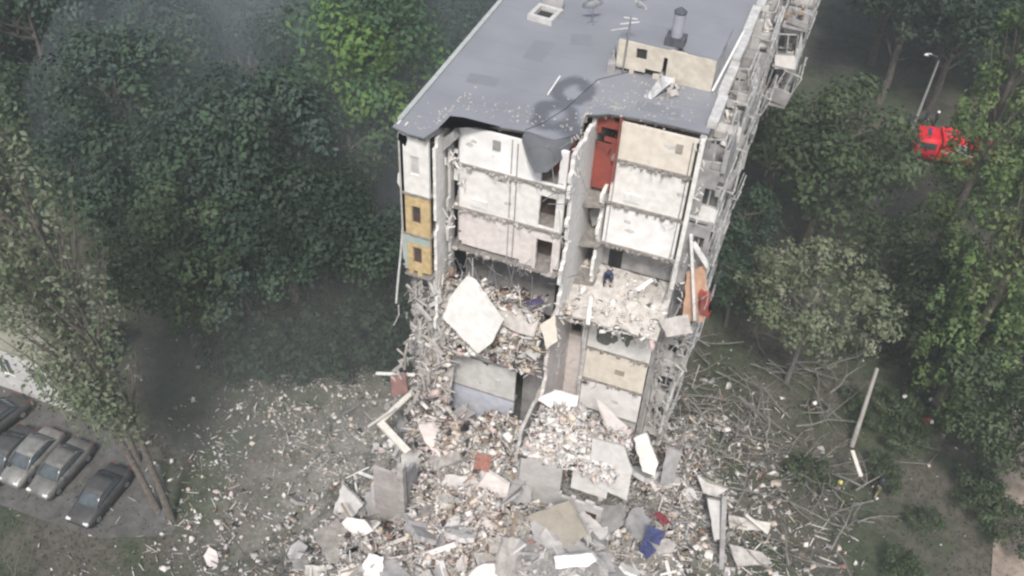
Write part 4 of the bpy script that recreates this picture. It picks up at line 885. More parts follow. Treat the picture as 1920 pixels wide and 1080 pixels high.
make_proto('deep2', 'broadleaf_tree', broad_clumps(5.2, 5, 15, 44, 22, 3, (.8, 1.8)), .21, 8, G_deep, 22, 12.5, .32, 12)
make_proto('greenpop', 'poplar_tree', pop_clumps(3, 24, 2.5, 300, 29, lambda t: .5+.8*math.sin(PI*min(1, t*.85+.12))), .17, 18, G_edge, 29, 22, .32, 26, 2.2, 2.2, 2.2)
make_proto('mid1', 'broadleaf_tree', broad_clumps(5.0, 4.5, 13, 46, 4, 3, (.8, 1.6)), .19, 9, G_mid, 4, 11, .3, 12)
make_proto('mid2', 'broadleaf_tree', broad_clumps(4.0, 4, 12, 32, 5, 3, (1.0, 1.8)), .2, 9, G_mid, 5, 10, .25, 10)
make_proto('bright', 'broadleaf_tree', broad_clumps(4.8, 5, 15, 36, 6, 3, (1.1, 2.1)), .21, 9, G_bright, 6, 12.5, .3, 10)
make_proto('dusty', 'broadleaf_tree', broad_clumps(4.6, 5.5, 10, 150, 7, 3, (.35, .8)), .15, 15, G_dusty, 7, 8.5, .16, 20, 3.4, .35, tm=M_deadwood)
make_proto('poplar', 'poplar_tree', pop_clumps(6.5, 25, 2.0, 270, 8, lambda t: .22+1.0*math.sin(PI*min(1, t*.75+.05))), .13, 13, G_pop, 8, 19, .17, 46, 1.9, 2.2, 3.4)
make_proto('poplar2', 'poplar_tree', pop_clumps(4, 22, 2.4, 240, 9, lambda t: .5+.8*math.sin(PI*min(1, t*.85+.12))), .19, 13, [G_mid[0], G_mid[2], G_pop[2]], 9, 20, .32, 26, 2.2, 2.2, 2.2)
make_proto('shrub', 'shrub', broad_clumps(1.9, .3, 2.6, 26, 10, 3, (.9, 1.6)), .13, 22, G_mid, 10, 1.6, .07, 8, 1, .8)
NT = [0]
def tree(key, x, y, label, cat='tree', s=1., group=None, sz=None, z=None, lean=None):
    name, cm, tm = PROTO[key]; NT[0] += 1; r_ = random.Random(NT[0]*13+5)
    t = thing(name, label, cat, (x, y, gz(x, y) if z is None else z), r_.uniform(0, 6.28), group); t.scale = (s, s, sz or s*r_.uniform(.92, 1.08))
    if lean: t.rotation_euler = (lean[0], lean[1], 0)
    for nm, me in (('crown', cm), ('trunk', tm)):
        o = bpy.data.objects.new(nm if name != 'shrub' else ('foliage' if nm == 'crown' else 'stem'), me); COL.objects.link(o); o.parent = t
    return t
used = []
def tpx(key, u, v, zc, label, s=1., **k):
    p = at(u, v, 2, zc); used.append((p[0], p[1], 4.2*s)); return tree(key, p[0], p[1], label, s=s, **k)
tpx('bright', 700, 165, 11, 'bright green tree standing tall at the left of the roof', 1.25)
tpx('mid2', 660, 270, 9, 'fresh green lower crown beneath the bright tree', 1.1)
tpx('bright', 640, 130, 8, 'second bright green crown just left of the brightest tree', .9)
tpx('mid1', 330, 500, 8, 'dusty mid green tree right of the tall poplars', 1.0)
tpx('dark1', 430, 250, 10, 'dark crown in the haze, left of the bright tree', 1.1)
tpx('dark2', 520, 350, 9, 'bluish dark crown between the bright tree and the roof corner', 1.05)
tpx('dark1', 390, 350, 9, 'dark crown behind the dusty mid green tree', 1.0)
tpx('deep1', 600, 420, 8, 'dark tree in the shade near the left wall of the block', .95)
tpx('deep1', 545, 480, 7, 'dark tree in the smoke shade, lowest in the left gap', 1.0)
tpx('dark3', 665, 470, 7, 'small dark tree nearest the ochre end wall', 1.0)
tpx('deep2', 480, 170, 10, 'dark crown in smoke far left of the roof', 1.0)
tpx('dark1', 350, 140, 10, 'dark crown in smoke near the upper left', 1.1)
tpx('dark2', 250, 230, 10, 'dark crown in smoke behind the tall poplars', 1.1)
tpx('mid2', 1850, 700, 5, 'olive green tree low at the right edge', .9)
tpx('mid1', 1895, 850, 4, 'olive green tree lowest at the right edge', .8)
tpx('mid2', 1770, 640, 5, 'olive green tree behind the group of rescuers', .85)
tpx('dark3', 1392, 430, 5, 'small dark tree squeezed beside the lower balconies', .75)
tpx('dark3', 1378, 545, 3.5, 'smallest dark tree at the foot of the balcony side', .6)
tpx('dark1', 180, 330, 9, 'dark crown in smoke just right of the tallest poplar top', 1.0)
tpx('dark3', 440, 500, 8, 'low dark tree beside the dusty tree at left', .95)
tpx('mid1', 1560, 300, 9.5, 'large round green tree right of the balconies', 1.2)
tpx('mid2', 1480, 240, 9, 'green tree close against the far balconies', .95)
tpx('mid2', 1690, 470, 6, 'green tree in front of the red fire engine', .8)
tpx('dusty', 1530, 560, 8.2, 'thin dusty tree with bare pale limbs right of the block', 1.1)
tpx('greenpop', 1918, 130, 19, 'tall green poplar at the upper right edge', 1.1)
tpx('greenpop', 1930, 430, 17, 'second tall poplar at the middle right edge', 1.05)
tpx('mid1', 1800, 560, 7, 'leafy tree by the right edge below the poplars', .85)
# tall poplars at left foreground
for k, (x, y, s, ln, lab) in enumerate(((-11.0, -15.9, 1.18, (.0, -.13), 'tallest dusty poplar with bare lower stems at left foreground'), (-12.2, -15.6, 1.12, (.0, -.26), 'poplar at the far left edge of the foreground pair'), (-15.5, -13.0, .9, (0, -.16), 'slimmer poplar just behind the foreground poplars'))):
    used.append((x, y, 3)); tree('poplar', x, y, lab, s=s, sz=s, lean=ln)
# forest fill
rr = random.Random(4)
def blocked(x, y):
    if -3.2 < x < 18.5 and y > -6: return True
    if x < 0 and y < 4.5-.1*max(0,-x-10): return True
    if 0 <= x and y < 3+max(0, x-26)*1.0: return True
    return False
cars_px = [(70, 860), (130, 890)]
cand = []
yy = -5.
while yy < 118:
    xx = -88.
    while xx < 98:
        x = xx+rr.uniform(-2.4, 2.4); y = yy+rr.uniform(-2.4, 2.4); xx += 5.9
        if blocked(x, y): continue
        u, v, d = proj((x, y, 9)); 
        if not (-140 < u < 2060 and -190 < v < 1160): continue
        if any(math.hypot(x-a, y-c) < r_+1.6 for a, c, r_ in used): continue
        cand.append((x, y, u, v))
    yy += 5.9
for (x, y, u, v) in cand:
    left = x < 8
    # clear zones: yard and low building at left, fire engine and lamp at right
    if u < 170 and v > 430 and left: continue
    if left and 470 < u < 790 and 640 < proj((x, y, 0))[1] < 760: 
        tree('shrub', x, y, 'dark shrub in the shaded gap left of the block', 'shrub', s=rr.uniform(1, 1.5), group='shrubs in the shade left of the block'); continue
    if not left and (1600 < u < 1910 and 60 < v < 330 and proj((x, y, 0))[1] > 190): continue
    if not left and (v > 640 or (v > 400 and 1370 < u < 1740)): continue
    ru, rv, rd = proj((x, y, 9)); fu, fv, fd = 1775, 262, 89
    if not left and rd < fd-2 and math.hypot(ru-fu, (rv-fv)*.8) < 5.6*FPX/rd+38: continue
    if not left and any(1640 < q[0] < 1910 and 160 < q[1] < 400 for q in (proj((x, y, z_)) for z_ in (2, 5, 8, 11, 14, 17)) if proj((x, y, 0))[1] > 215): continue
    if left: key = rr.choice(['dark1', 'dark2', 'dark3', 'dark1', 'dark2', 'dark3', 'mid2']); lab, grp = 'dark green broadleaf tree in the dense wood left of the block', 'trees of the wood left of the block'
    else: key = rr.choice(['deep1', 'deep2', 'deep1', 'deep2', 'dark1']); lab, grp = 'dark green broadleaf tree in the shaded wood right of the block', 'trees of the wood right of the block'
    if left and x > -16 and y < 30 : key = rr.choice(['deep1', 'dark1', 'dark3', 'deep1'])  # deep keys carry the shade beside the block in their leaf colour
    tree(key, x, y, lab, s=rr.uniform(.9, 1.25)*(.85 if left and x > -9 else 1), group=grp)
# undergrowth
PROTO['darkshrub'] = ('shrub', crown_mesh('dark_shrub_crown', broad_clumps(2.1, .2, 3.4, 24, 33, 3, (.9, 1.7)), .16, 20, G_deep, 33), PROTO['shrub'][2])  # shade at the wood's edge put into the deep leaf colours
for k in range(26):
    p = at(rr.uniform(430, 765), rr.uniform(600, 690), 2, 1); t = tree('darkshrub', p[0], p[1], 'dark bush in the smoky shade between the wood and the debris', 'bush', s=rr.uniform(.8, 1.35), group='dark bushes at the edge of the left debris')
for k in range(34):
    while True:
        x, y = rr.uniform(18, 44), rr.uniform(-4, 30)
        u, v, d = proj((x, y, 1))
        if 1520 < u < 1930 and v < 1080 and rr.random() < sst(1400, 1900, u)+.12: break
    tree('shrub', x, y, 'low leafy shrub on the overgrown ground right of the block', 'shrub', s=rr.uniform(.4, 1.0), group='shrubs on the right-hand ground')
for k in range(36):
    x, y = rr.uniform(-40, -3), rr.uniform(-2, 12)
    if math.hypot(x+32, y+2) < 9: continue
    tree('shrub', x, y, 'low shrub at the edge of the wood left of the block', 'shrub', s=rr.uniform(.6, 1.2), group='shrubs at the edge of the left wood')
# grass
rng = np.random.default_rng(5); n = 60000
X = rng.uniform(-40, 48, n); Y = rng.uniform(-24, 32, n); ok = ~((X > -1) & (X < 16) & (Y > -16)) ; ok &= rng.random(n) < np.clip(np.hypot((X-7)/16, (Y+8)/14)-.55, .05, 1); X, Y = X[ok], Y[ok]; n = len(X)
Z = np.array([gz(a, c) for a, c in zip(X, Y)]); a = rng.uniform(0, 6.3, n); h = rng.uniform(.1, .3, n); w = .05
V = np.stack([np.stack([X-w*np.cos(a), Y-w*np.sin(a), Z], 1), np.stack([X+w*np.cos(a), Y+w*np.sin(a), Z], 1), np.stack([X+rng.normal(0, .1, n), Y+rng.normal(0, .1, n), Z+h], 1)], 1).reshape(-1, 3)
o = obj('grass', raw_mesh('grass', V, np.arange(n*3).reshape(-1, 3), [leafmat('grass_blade', (.09, .12, .055)), leafmat('grass_dry', (.13, .13, .08))], (rng.random(n) < .3).astype(int))); tag(o, 'rough tufts of grass over the open ground', 'grass', kind='stuff')
# fallen, bare branches at right
def branchy(p, d, L, r, rr, b, depth):
    pts = [p]; rs = [r]; q = Vector(p); d = Vector(d).normalized()
    for k in range(4): d = (d+Vector((rr.gauss(0, .22), rr.gauss(0, .22), rr.gauss(0, .12)))).normalized(); q = q+d*L/4; pts.append(q.copy()); rs.append(r*(1-.2*(k+1)))
    tube(b, pts, rs, 5)
    if depth:
        for _ in range(3 if depth > 1 else 4):
            i = rr.randint(1, 4); dd = (d+Vector((rr.gauss(0, .8), rr.gauss(0, .8), rr.gauss(.1, .4)))).normalized(); branchy(pts[i], dd, L*rr.uniform(.4, .65), rs[i]*.6, rr, b, depth-1)
for k in range(110):
    rr2 = random.Random(100+k); u, v = rr2.uniform(1260, 1560), rr2.uniform(630, 920)
    if k > 88: u, v = rr2.uniform(1330, 1650), rr2.uniform(880, 1070)
    p = at(u, v, 2, .6); b = BM(); a = rr2.uniform(0, 6.3); z0 = max(heap(p[0], p[1]), 0)+rr2.uniform(.2, 1.0)
    branchy((0, 0, 0), (math.cos(a), math.sin(a), rr2.uniform(-.05, .35)), rr2.uniform(2.2, 4.6), rr2.uniform(.035, .08), rr2, b, 2)
    o = obj('fallen_branch', b, M_deadwood); o.location = (p[0], p[1], z0); tag(o, 'grey bare branch tangled on the ground right of the block', 'branch', 'fallen branches right of the block')
def limb(label, pts, r, m=M_deadwood, name='fallen_branch', cat='branch'):
    b = BM(); tube(b, [(*at(u, v, 2, z)[:2], z) for u, v, z in pts], r, 6); return tag(obj(name, b, m), label, cat)
limb('long pale hose curving over the grass at lower right', [(1436, 945, .3), (1452, 937, .3), (1480, 940, .3), (1530, 965, .3), (1560, 982, .3), (1598, 993, .3)], .05, M_deadwood, 'hose', 'hose')
limb('pale line laid straight across the grass at right', [(1468, 890, .25), (1530, 880, .25), (1600, 865, .25), (1680, 866, .25), (1742, 870, .25), (1762, 845, .25), (1700, 828, .25), (1655, 808, .25)], .03, M_deadwood, 'hose', 'hose')
limb('curved pale pipe lying low at right of the hose', [(1585, 990, .2), (1605, 975, .25), (1640, 980, .25)], .04, M_deadwood, 'hose', 'hose')
# bare saplings in the lower-left foreground
for k, (u, v, z1, lab) in enumerate(((545, 1120, 7.5, 'thin bare sapling left of the heap, tallest of three'), (510, 1130, 6, 'thin bare sapling, leftmost before the debris field'), (395, 1140, 6.5, 'dark bare stem crossing the lower left foreground'))):
    p = at(u, v, 2, 0); b = BM(); r3 = random.Random(k+50); branchy((0, 0, 0), (-.05, .1, 1), z1, .10, r3, b, 2); o = obj('bare_sapling', b, M_bark); o.location = (p[0], p[1], 0); tag(o, lab, 'sapling')
b = BM(); branchy((0, 0, 0), (.05, .05, 1), 4.5, .07, random.Random(9), b, 2); p = at(40, 1110, 2, 0); o = obj('bare_sapling', b, M_bark); o.location = (p[0], p[1], 0); tag(o, 'thin bare sapling in the lower left corner', 'sapling')
# ------------------------------------------------------------------ cars
def carmesh(b, L, Wd, prof, inset, mi=0):
    """prof: list of (x, z_low, z_high, halfwidth_low, halfwidth_high)"""
    rings = []
    for x, z0, z1, w0, w1 in prof:
        rings.append([b.verts.new(q) for q in ((x, -w0, z0), (x, -w0*1.02, (z0+z1)/2), (x, -w1, z1-.03), (x, -w1*.85, z1), (x, w1*.85, z1), (x, w1, z1-.03), (x, w0*1.02, (z0+z1)/2), (x, w0, z0))])
    for A, B in zip(rings, rings[1:]):
        for k in range(8): f = b.faces.new((A[k], A[(k+1) % 8], B[(k+1) % 8], B[k])); f.material_index = mi; f.smooth = True
    b.faces.new(rings[0][::-1]); b.faces.new(rings[-1])
def wheel(parent, x, y, r=.32, w=.2):
    b = BM(); n = 16; tube(b, [(0, -w/2, 0), (0, w/2, 0)], r, n); o = obj('wheel', b, M_black, parent); o.location = (x, y, r)
    b = BM(); tube(b, [(0, -w/2-.012, 0), (0, w/2+.012, 0)], r*.6, 10); q = obj('rim', b, M_metal, o); return o
def car(label, loc, rz, paint, dusty=True):
    t = thing('parked_car', label, 'car', loc, rz, 'cars parked at the left')
    b = BM(); carmesh(b, 4.4, 1.75, [(-2.2, .42, .70, .70, .62), (-2.1, .28, .86, .82, .74), (-1.5, .22, .95, .87, .80), (-.7, .2, .98, .88, .82), (.7, .2, .96, .88, .82), (1.3, .22, .90, .87, .80), (1.95, .26, .80, .83, .72), (2.2, .36, .62, .70, .60)], 0); obj('body', b, paint, t)
    b = BM(); carmesh(b, 0, 0, [(-1.45, .93, .99, .74, .66), (-.95, .93, 1.38, .76, .60), (-.5, .93, 1.45, .77, .60), (.15, .93, 1.44, .77, .60), (.5, .93, 1.34, .76, .60), (1.15, .93, .97, .74, .66)], 0); obj('window', b, M_glass, t)
    b = BM(); carmesh(b, 0, 0, [(-.98, 1.37, 1.395, .62, .58), (-.5, 1.43, 1.475, .63, .59), (.15, 1.42, 1.465, .63, .59), (.48, 1.33, 1.36, .62, .58)], 0); obj('roof', b, paint, t)
    for s in (-1, 1):
        b = BM(); bar(b, (-1.42, s*.73, .98), (-.97, s*.66, 1.38), .045); bar(b, (1.12, s*.73, .98), (.5, s*.66, 1.36), .045); bar(b, (-.2, s*.785, .97), (-.2, s*.66, 1.42), .04); bar(b, (-1.0, s*.665, 1.39), (.5, s*.665, 1.385), .04); obj('pillar', b, paint, t)
    for x in (-1.35, 1.35):
        for y in (-.78, .78): wheel(t, x, y)
    for s in (-1, 1):
        b = BM(); box(b, 2.02, 2.17, s*.6-.16, s*.6+.16, .58, .72); obj('headlight', b, M_white2, t)
        b = BM(); box(b, -2.2, -2.08, s*.62-.13, s*.62+.13, .66, .8); obj('taillight', b, mat('red_lamp', (.3, .03, .03), (.2, .02, .02), rough=.3), t)
        b = BM(); box(b, .75, .93, s*.86-.07, s*.86+.12*s+.07, .92, 1.04); obj('mirror', b, paint, t)
    return t
C_silver = mat('dusty_silver_paint', (.34, .34, .32), (.16, .16, .15), rough=.4, metal=.3, scale=1.2, scale2=3)
C_grey = mat('dusty_grey_paint', (.22, .22, .21), (.11, .11, .10), rough=.45, metal=.2, scale=1.2, scale2=3)
C_dark = mat('dark_car_paint', (.07, .07, .07), (.04, .04, .04), rough=.5, scale=1.5)
def carpx(label, uv_front, uv_back, paint):
    a = at(*uv_front, 2, .6); c = at(*uv_back, 2, .6); m = (a+c)/2
    return car(label, (m[0], m[1], max(gz(m[0], m[1])+.08, 0)), math.atan2(a[1]-c[1], a[0]-c[0]), paint)
carpx('silver parked car, brighter of the two at left', (26, 892), (94, 820), C_silver)
carpx('grey dusty parked car right of the silver one', (82, 912), (146, 842), C_grey)
carpx('dark parked car left of the silver one, cut by the frame', (-20, 890), (45, 815), C_dark)
carpx('black parked car at the left edge near the low building', (-40, 810), (20, 765), C_dark)
carpx('dark car veiled by the poplar stems, rightmost of the row', (162, 958), (212, 897), C_dark)
# ------------------------------------------------------------------ low building at left
LB = thing('low_building', 'low pale building with grey wall at the left edge', 'building')
A = Vector(at(138, 772, 2, 0)); Bq = Vector(at(-170, 660, 2, 0)); dv = (Bq-A); dv.z = 0; LL = dv.length; ang = math.atan2(dv.y, dv.x)
LB.location = (A.x, A.y, 0); LB.rotation_euler.z = ang
# local x along facade (to the left), local y: behind must be away from camera -> negative y side
b = BM(); wallrect(b, 0, LL, -.3, 4.6, -.2, .2, [(1.5+k*2.6, 2.7+k*2.6, 1.6, 3.3) for k in range(int(LL/2.6)-1)]); obj('front_wall', b, mat('pale_grey_render', (.60, .60, .60), (.46, .46, .46), scale=.7, scale2=3), LB)
b = BM(); box(b, .02, .22, -4.3, -.21, -.3, 4.6); box(b, .23, LL, -4.3, -4.1, -.3, 4.6); obj('side_wall', b, M_grey, LB)
b = BM(); box(b, -.3, LL+.3, -4.6, .3, 4.604, 4.85); obj('roof', b, mat('pale_olive_roofing', (.30, .30, .23), (.21, .21, .165), scale=.5, scale2=2), LB)
for k in range(int(LL/2.6)-1):
    b = BM(); x = 1.5+k*2.6
    for q in ((x, x+1.2, 1.6, 1.66), (x, x+1.2, 3.24, 3.3), (x, x+.06, 1.66, 3.24), (x+1.14, x+1.2, 1.66, 3.24), (x+.57, x+.63, 1.66, 3.24)): box(b, q[0], q[1], -.16, -.08, q[2], q[3])
    w = obj('window', b, M_frame, LB); boxo('pane', x+.065, x+1.135, -.13, -.11, 1.665, 3.235, M_glass, w)
# ------------------------------------------------------------------ fire engine
p = at(1775, 300, 2, 0)
FE = thing('fire_engine', 'red fire engine parked among the trees at right', 'fire engine', (p[0], p[1], gz(p[0], p[1])), .12)
M_fr = mat('fire_red_paint', (.85, .02, .04), (.72, .02, .03), rough=.6); M_or = mat('orange_paint', (.5, .13, .04), (.4, .1, .03), rough=.5)
b = BM(); carmesh(b, 0, 0, [(-3.3, .7, 2.6, 1.15, 1.1), (-3.2, .6, 2.75, 1.2, 1.15), (-2.0, .6, 2.8, 1.2, 1.15), (-1.35, .6, 2.75, 1.2, 1.12)], 0); obj('cab', b, M_fr, FE)
b = BM(); box(b, -1.2, 3.6, -1.22, 1.22, 1.3, 2.9); obj('body', b, M_fr, FE)
b = BM(); box(b, -1.25, 3.65, -1.15, 1.15, .7, 1.28); obj('chassis', b, M_or, FE)
b = BM(); box(b, -3.1, -1.6, -1.23, -1.2, 1.7, 2.4); box(b, -3.1, -1.6, 1.2, 1.23, 1.7, 2.4); box(b, -3.33, -3.2, -1.0, 1.0, 1.7, 2.4); obj('window', b, M_glass, FE)
b = BM(); box(b, -1.1, 3.5, -1.24, -1.222, 1.65, 1.85); obj('stripe', b, M_white2, FE)
b = BM()
for s in (-.25, .25): bar(b, (-1, s, 3.05), (3.4, s, 3.15), .05)
for k in range(10): bar(b, (-.8+k*.45, -.25, 3.06), (-.8+k*.45, .25, 3.06), .03)
obj('ladder', b, M_metal, FE)
for k in range(4): boxo('locker', -1.05+k*1.15, -.05+k*1.15, -1.245, -1.224, 1.9, 2.75, mat('locker_shutter', (.45, .45, .44), (.35, .35, .35), rough=.4), FE) if k in (1,) else None
for x in (-2.6, .6, 2.2):
    for y in (-1.0, 1.0): wheel(FE, x, y, .5, .32)
b = BM(); box(b, -2.45, -2.2, -.5, .5, 2.81, 2.93); obj('beacon', b, mat('blue_lamp', (.05, .1, .4), (.04, .07, .3), rough=.3), FE)
# ------------------------------------------------------------------ lamp, poles
def lamp(label, u, v, h, ub, vb=None):
    p = at(ub, v, 2, 0); t = thing('street_lamp', label, 'street lamp', (p[0], p[1], gz(p[0], p[1])))
    b = BM(); tube(b, [(0, 0, 0), (0, 0, h*.5), (0, 0, h)], [.16, .12, .09], 8); obj('pole', b, mat('pale_lamp_pole', (.38, .39, .38), (.28, .29, .28)), t)
    b = BM(); tube(b, [(0, 0, h), (-.3, -.2, h+.5), (-.9, -.5, h+.7)], .05, 6); obj('arm', b, M_metal, t)
    b = BM(); carmesh(b, 0, 0, [(-.35, -.05, .05, .06, .05), (-.1, -.08, .1, .16, .12), (.25, -.06, .1, .14, .1), (.4, -.03, .05, .05, .04)], 0); o = obj('lamp_head', b, M_white2, t); o.location = (-1.15, -.65, h+.72); o.rotation_euler.z = .5
    return t
lamp('tall street lamp behind the red fire engine', 1710, 238, 7.5, 1712)
lamp('slim street lamp beside the balconies at right', 1432, 330, 5, 1434)
def pole(label, a, c, r=.13):
    A = Vector(at(*a[:2], 2, a[2])); Cq = Vector(at(*c[:2], 2, c[2])); b = BM(); tube(b, [A, A.lerp(Cq, .5), Cq], [r, r*.85, r*.7], 8); t = obj('utility_pole', b, mat('pale_pole_wood', (.34, .33, .31), (.24, .23, .21))); return tag(t, label, 'pole')
pole('long pale utility pole leaning on the grass at right', (1597, 838, 0), (1645, 690, 4.5), .17)
b = BM(); r = random.Random(8)
# persons --------------------------------------------------------------
M_skin = mat('skin', (.55, .36, .27), (.45, .28, .2), rough=.6)
def person(label, loc, rz, pose, jacket, trousers, helmet, group=None):
    """one skinned body; joints per pose; helmet and boots are children"""
    J = dict(pel=(0, 0, .95), chest=(0, .02, 1.32), neck=(0, .03, 1.48), head=(0, .02, 1.62), top=(0, .02, 1.72),
             sl=(.2, 0, 1.42), el=(.27, -.05, 1.14), wl=(.26, -.22, .93), sr=(-.2, 0, 1.42), er=(-.28, .03, 1.14), wr=(-.27, -.1, .88),
             hl=(.1, 0, .92), kl=(.12, -.08, .5), al=(.12, .02, .08), tl=(.13, -.17, .04), hr=(-.1, 0, .92), kr=(-.12, .02, .5), ar=(-.12, .1, .08), tr=(-.13, -.08, .04))
    if pose == 'crouch':
        J.update(pel=(0, .15, .42), chest=(0, -.05, .75), neck=(0, -.14, .9), head=(0, -.2, 1.02), top=(0, -.22, 1.12), sl=(.2, -.08, .86), el=(.26, -.32, .66), wl=(.14, -.5, .52), sr=(-.2, -.08, .86), er=(-.26, -.3, .64), wr=(-.14, -.5, .5),
                 hl=(.12, .12, .4), kl=(.2, -.32, .5), al=(.17, -.16, .08), tl=(.19, -.36, .04), hr=(-.12, .12, .4), kr=(-.2, -.3, .46), ar=(-.17, -.1, .08), tr=(-.19, -.3, .04))
    if pose == 'bend':
        J.update(chest=(0, -.25, 1.2), neck=(0, -.4, 1.27), head=(0, -.52, 1.3), top=(0, -.6, 1.33), sl=(.2, -.34, 1.22), el=(.24, -.42, .95), wl=(.15, -.5, .72), sr=(-.2, -.34, 1.22), er=(-.24, -.42, .95), wr=(-.12, -.52, .74))
    if pose == 'walk':
        J.update(kl=(.12, -.22, .52), al=(.12, -.26, .08), tl=(.12, -.46, .05), kr=(-.12, .1, .5), ar=(-.12, .38, .14), tr=(-.12, .22, .04), wl=(.25, .2, .95), wr=(-.25, -.3, 1.0))
    E = [('pel', 'chest'), ('chest', 'neck'), ('neck', 'head'), ('head', 'top'), ('chest', 'sl'), ('sl', 'el'), ('el', 'wl'), ('chest', 'sr'), ('sr', 'er'), ('er', 'wr'), ('pel', 'hl'), ('hl', 'kl'), ('kl', 'al'), ('al', 'tl'), ('pel', 'hr'), ('hr', 'kr'), ('kr', 'ar'), ('ar', 'tr')]
    Rr = dict(pel=.15, chest=.16, neck=.065, head=.105, top=.085, sl=.085, el=.055, wl=.04, sr=.085, er=.055, wr=.04, hl=.11, kl=.075, al=.055, tl=.045, hr=.11, kr=.075, ar=.055, tr=.045)
    names = list(J); V = [J[k] for k in names]; Ed = [(names.index(a), names.index(c)) for a, c in E]; rad = [Rr[k] for k in names]
    for s, w, e_ in (('l', 'wl', 'el'), ('r', 'wr', 'er')):      # palm and five fingers
        wv = Vector(J[w]); d = (wv-Vector(J[e_])).normalized(); side = d.cross(Vector((0, 1, 0))).normalized(); V.append(tuple(wv+d*.07)); pi_ = len(V)-1; rad.append(.035); Ed.append((names.index(w), pi_))
        for k in range(5):
            o_ = side*(k-1.5)*.022 if k < 4 else side*-.05; L1 = (.05, .056, .052, .042, .035)[k]; base = wv+d*(.085 if k < 4 else .035)+o_; V.append(tuple(base)); rad.append(.011); Ed.append((pi_, len(V)-1)); V.append(tuple(base+d*L1+Vector((0, -.02, -.01)))); rad.append(.009); Ed.append((len(V)-2, len(V)-1))
    me = bpy.data.meshes.new('person_body'); me.from_pydata(V, Ed, []); tmp = bpy.data.objects.new('person_tmp', me); COL.objects.link(tmp)
    md = tmp.modifiers.new('skin', 'SKIN')
    for i, q in enumerate(me.skin_vertices[0].data): q.radius = (rad[i], rad[i]); q.use_root = (i == 0)
    sb = tmp.modifiers.new('sub', 'SUBSURF'); sb.levels = 1
    dg = bpy.context.evaluated_depsgraph_get(); dg.update(); m2 = bpy.data.meshes.new_from_object(tmp.evaluated_get(dg)); bpy.data.objects.remove(tmp)
    for m in (jacket, trousers, M_skin, M_black): m2.materials.append(m)
    pz = J['pel'][2]; hd = Vector(J['head']); nk = Vector(J['neck'])
    legs = [Vector(J[k]) for k in ('kl', 'kr', 'al', 'ar', 'tl', 'tr', 'hl', 'hr')]; ups = [Vector(J[k]) for k in ('chest', 'sl', 'sr', 'el', 'er', 'wl', 'wr', 'neck')]; hands = [Vector(v) for v in V[len(names):]]
    for p_ in m2.polygons:
        c = Vector(p_.center); p_.use_smooth = True
        if (c-hd).length < .14 or (c-Vector(J['top'])).length < .12: p_.material_index = 2
        elif min((c-h_).length for h_ in hands) < .045: p_.material_index = 2
        elif c.z < .12: p_.material_index = 3
        elif min((c-q).length for q in legs) < min((c-q).length for q in ups): p_.material_index = 1
        else: p_.material_index = 0
    t = thing('person', label, 'person', loc, rz, group); body = obj('body', m2, None, t)
    up = (Vector(J['top'])-Vector(J['neck'])).normalized(); fw = up.cross(Vector((1, 0, 0))).normalized()
    if fw.y > 0: fw = -fw
    b = BM(); c = hd
    for sx in (-.035, .035): tube(b, [c+fw*.095+Vector((sx, 0, 0))+up*.02, c+fw*.108+Vector((sx, 0, 0))+up*.02], .012, 6)
    obj('eye', b, M_black, t); b = BM(); tube(b, [c+fw*.09, c+fw*.125-up*.02], [.01, .016], 5); bar(b, c+fw*.1-up*.05+Vector((-.025, 0, 0)), c+fw*.1-up*.05+Vector((.025, 0, 0)), .007); obj('nose', b, M_skin, t)
    b = BM(); rings = []; n = 12
    for k in range(5): a = k/5*PI/2; rings.append((math.cos(a)*.145, math.sin(a)*.15))
    base = c+up*.03; sx_ = Vector((1, 0, 0)); vv = []
    tube(b, [base-up*.01]+[base+up*z for _, z in rings]+[base+up*.152], [.175]+[r0 for r0, _ in rings]+[.02], n)
    for f in b.faces: f.smooth = True
    obj('helmet', b, helmet, t); return t
J_dark = mat('dark_blue_uniform', (.035, .045, .085), (.02, .025, .05)); J_black = mat('black_uniform', (.025, .025, .03), (.015, .015, .02)); J_red = mat('red_jacket', (.55, .06, .04), (.4, .04, .03)); J_tan = mat('tan_jacket', (.4, .34, .22), (.28, .24, .16))
H_white = mat('white_helmet', (.8, .8, .78), (.7, .7, .68), rough=.35); H_yel = mat('yellow_helmet', (.75, .68, .18), (.6, .55, .15), rough=.35); H_blue = mat('blue_cap', (.05, .07, .16), (.03, .04, .1)); H_dark = mat('dark_helmet', (.05, .05, .06), (.03, .03, .03))
def ppl(label, u, v, rz, pose, *m):
    p = at(u, v, 2, .05); return person(label, (p[0], p[1], gz(p[0], p[1])+.03), rz, pose, *m)
p = at(1137, 533, 2, F(6)-.1); person('rescuer in dark blue crouching on the exposed floor of the cut', (p[0], p[1], F(6)-.03), .4, 'crouch', J_dark, J_dark, H_blue)
ppl('rescuer in dark uniform and white helmet walking at right', 1684, 770, 2.2, 'walk', J_black, J_black, H_white)
ppl('person in red jacket and white helmet bending at right', 1724, 800, 1.0, 'bend', J_red, J_black, H_white)
ppl('person in dark jacket with pale cap behind the red jacket', 1733, 775, .2, 'stand', J_dark, J_black, H_white)
ppl('rescuer in yellow helmet bending by the white timber', 1566, 910, .2, 'bend', J_black, J_tan, H_yel)
ppl('rescuer in black standing on the grass at lower right', 1643, 925, -.6, 'walk', J_black, J_tan, H_dark)
ppl('person in dark clothes on the slope beside the thin tree', 1513, 765, .6, 'bend', J_black, J_tan, H_white)
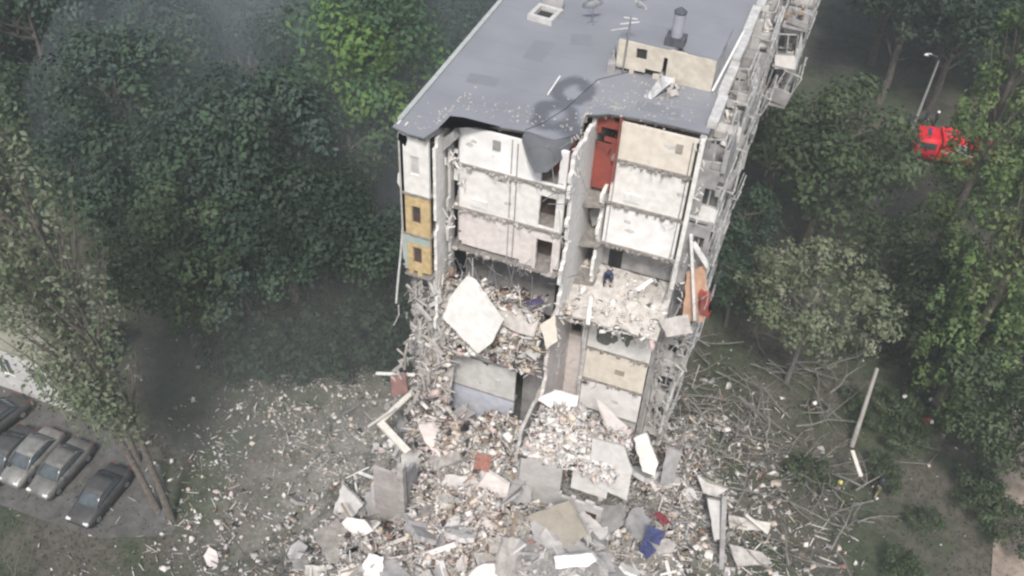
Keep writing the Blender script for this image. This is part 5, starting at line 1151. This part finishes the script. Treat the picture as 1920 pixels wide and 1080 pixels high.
for k, (u, v, lab) in enumerate(((1700, 238, 'person in dark clothes left of the fire engine'), (1733, 230, 'person in dark clothes just behind the fire engine cab'), (1752, 232, 'person in dark clothes and pale helmet behind the fire engine'))):
    ppl(lab, u, v, k, ('stand', 'walk', 'stand')[k], J_dark, J_black, (H_dark, H_dark, H_white)[k])

# ------------------------------------------------------------------ smoke haze
hz = boxo('haze', -400, 400, -400, 400, -8, 56, None); hz['kind'] = 'stuff'; hz['label'] = 'thin grey smoke haze hanging over the whole scene'; hz['category'] = 'haze'
m = bpy.data.materials.new('haze_air'); m.use_nodes = True; n = m.node_tree; n.nodes.remove(n.nodes['Principled BSDF']); pv_ = n.nodes.new('ShaderNodeVolumePrincipled')
pv_.inputs['Color'].default_value = (.80, .86, .88, 1); pv_.inputs['Density'].default_value = .0008; pv_.inputs['Anisotropy'].default_value = .0
n.links.new(pv_.outputs[0], n.nodes['Material Output'].inputs['Volume']); hz.data.materials.append(m)

def smoke(name, label, c, r, dens, col):
    b = BM(); bmesh.ops.create_icosphere(b, subdivisions=3, radius=1)
    for v in b.verts:
        k = 1+.35*(fbm(v.co.x*1.7+5, v.co.y*1.7+v.co.z, 3)-.5); v.co = Vector((v.co.x*r[0]*k, v.co.y*r[1]*k, v.co.z*r[2]*k))
    o = obj(name, b); o.location = c; tag(o, label, 'smoke', kind='stuff')
    m = bpy.data.materials.new(name+'_air'); m.use_nodes = True; n = m.node_tree; n.nodes.remove(n.nodes['Principled BSDF']); pv = n.nodes.new('ShaderNodeVolumePrincipled')
    pv.inputs['Color'].default_value = (*col, 1); pv.inputs['Density'].default_value = dens; n.links.new(pv.outputs[0], n.nodes['Material Output'].inputs['Volume']); o.data.materials.append(m)
smoke('smoke', 'bluish grey smoke drifting through the trees left of the block', (-20, 24, 6), (24, 26, 14), .019, (.62, .70, .75))
smoke('smoke', 'thin pale dust hanging over the lower left debris', (-9, -2, 3), (13, 12, 6), .012, (.75, .78, .78))
p = at(1035, 1070, 2, 2)
smoke('dust_cloud', 'small white puff of dust at the bottom centre of the heap', (float(p[0]), float(p[1]), 2.4), (3.2, 2.1, 1.6), .16, (.97, .98, 1))
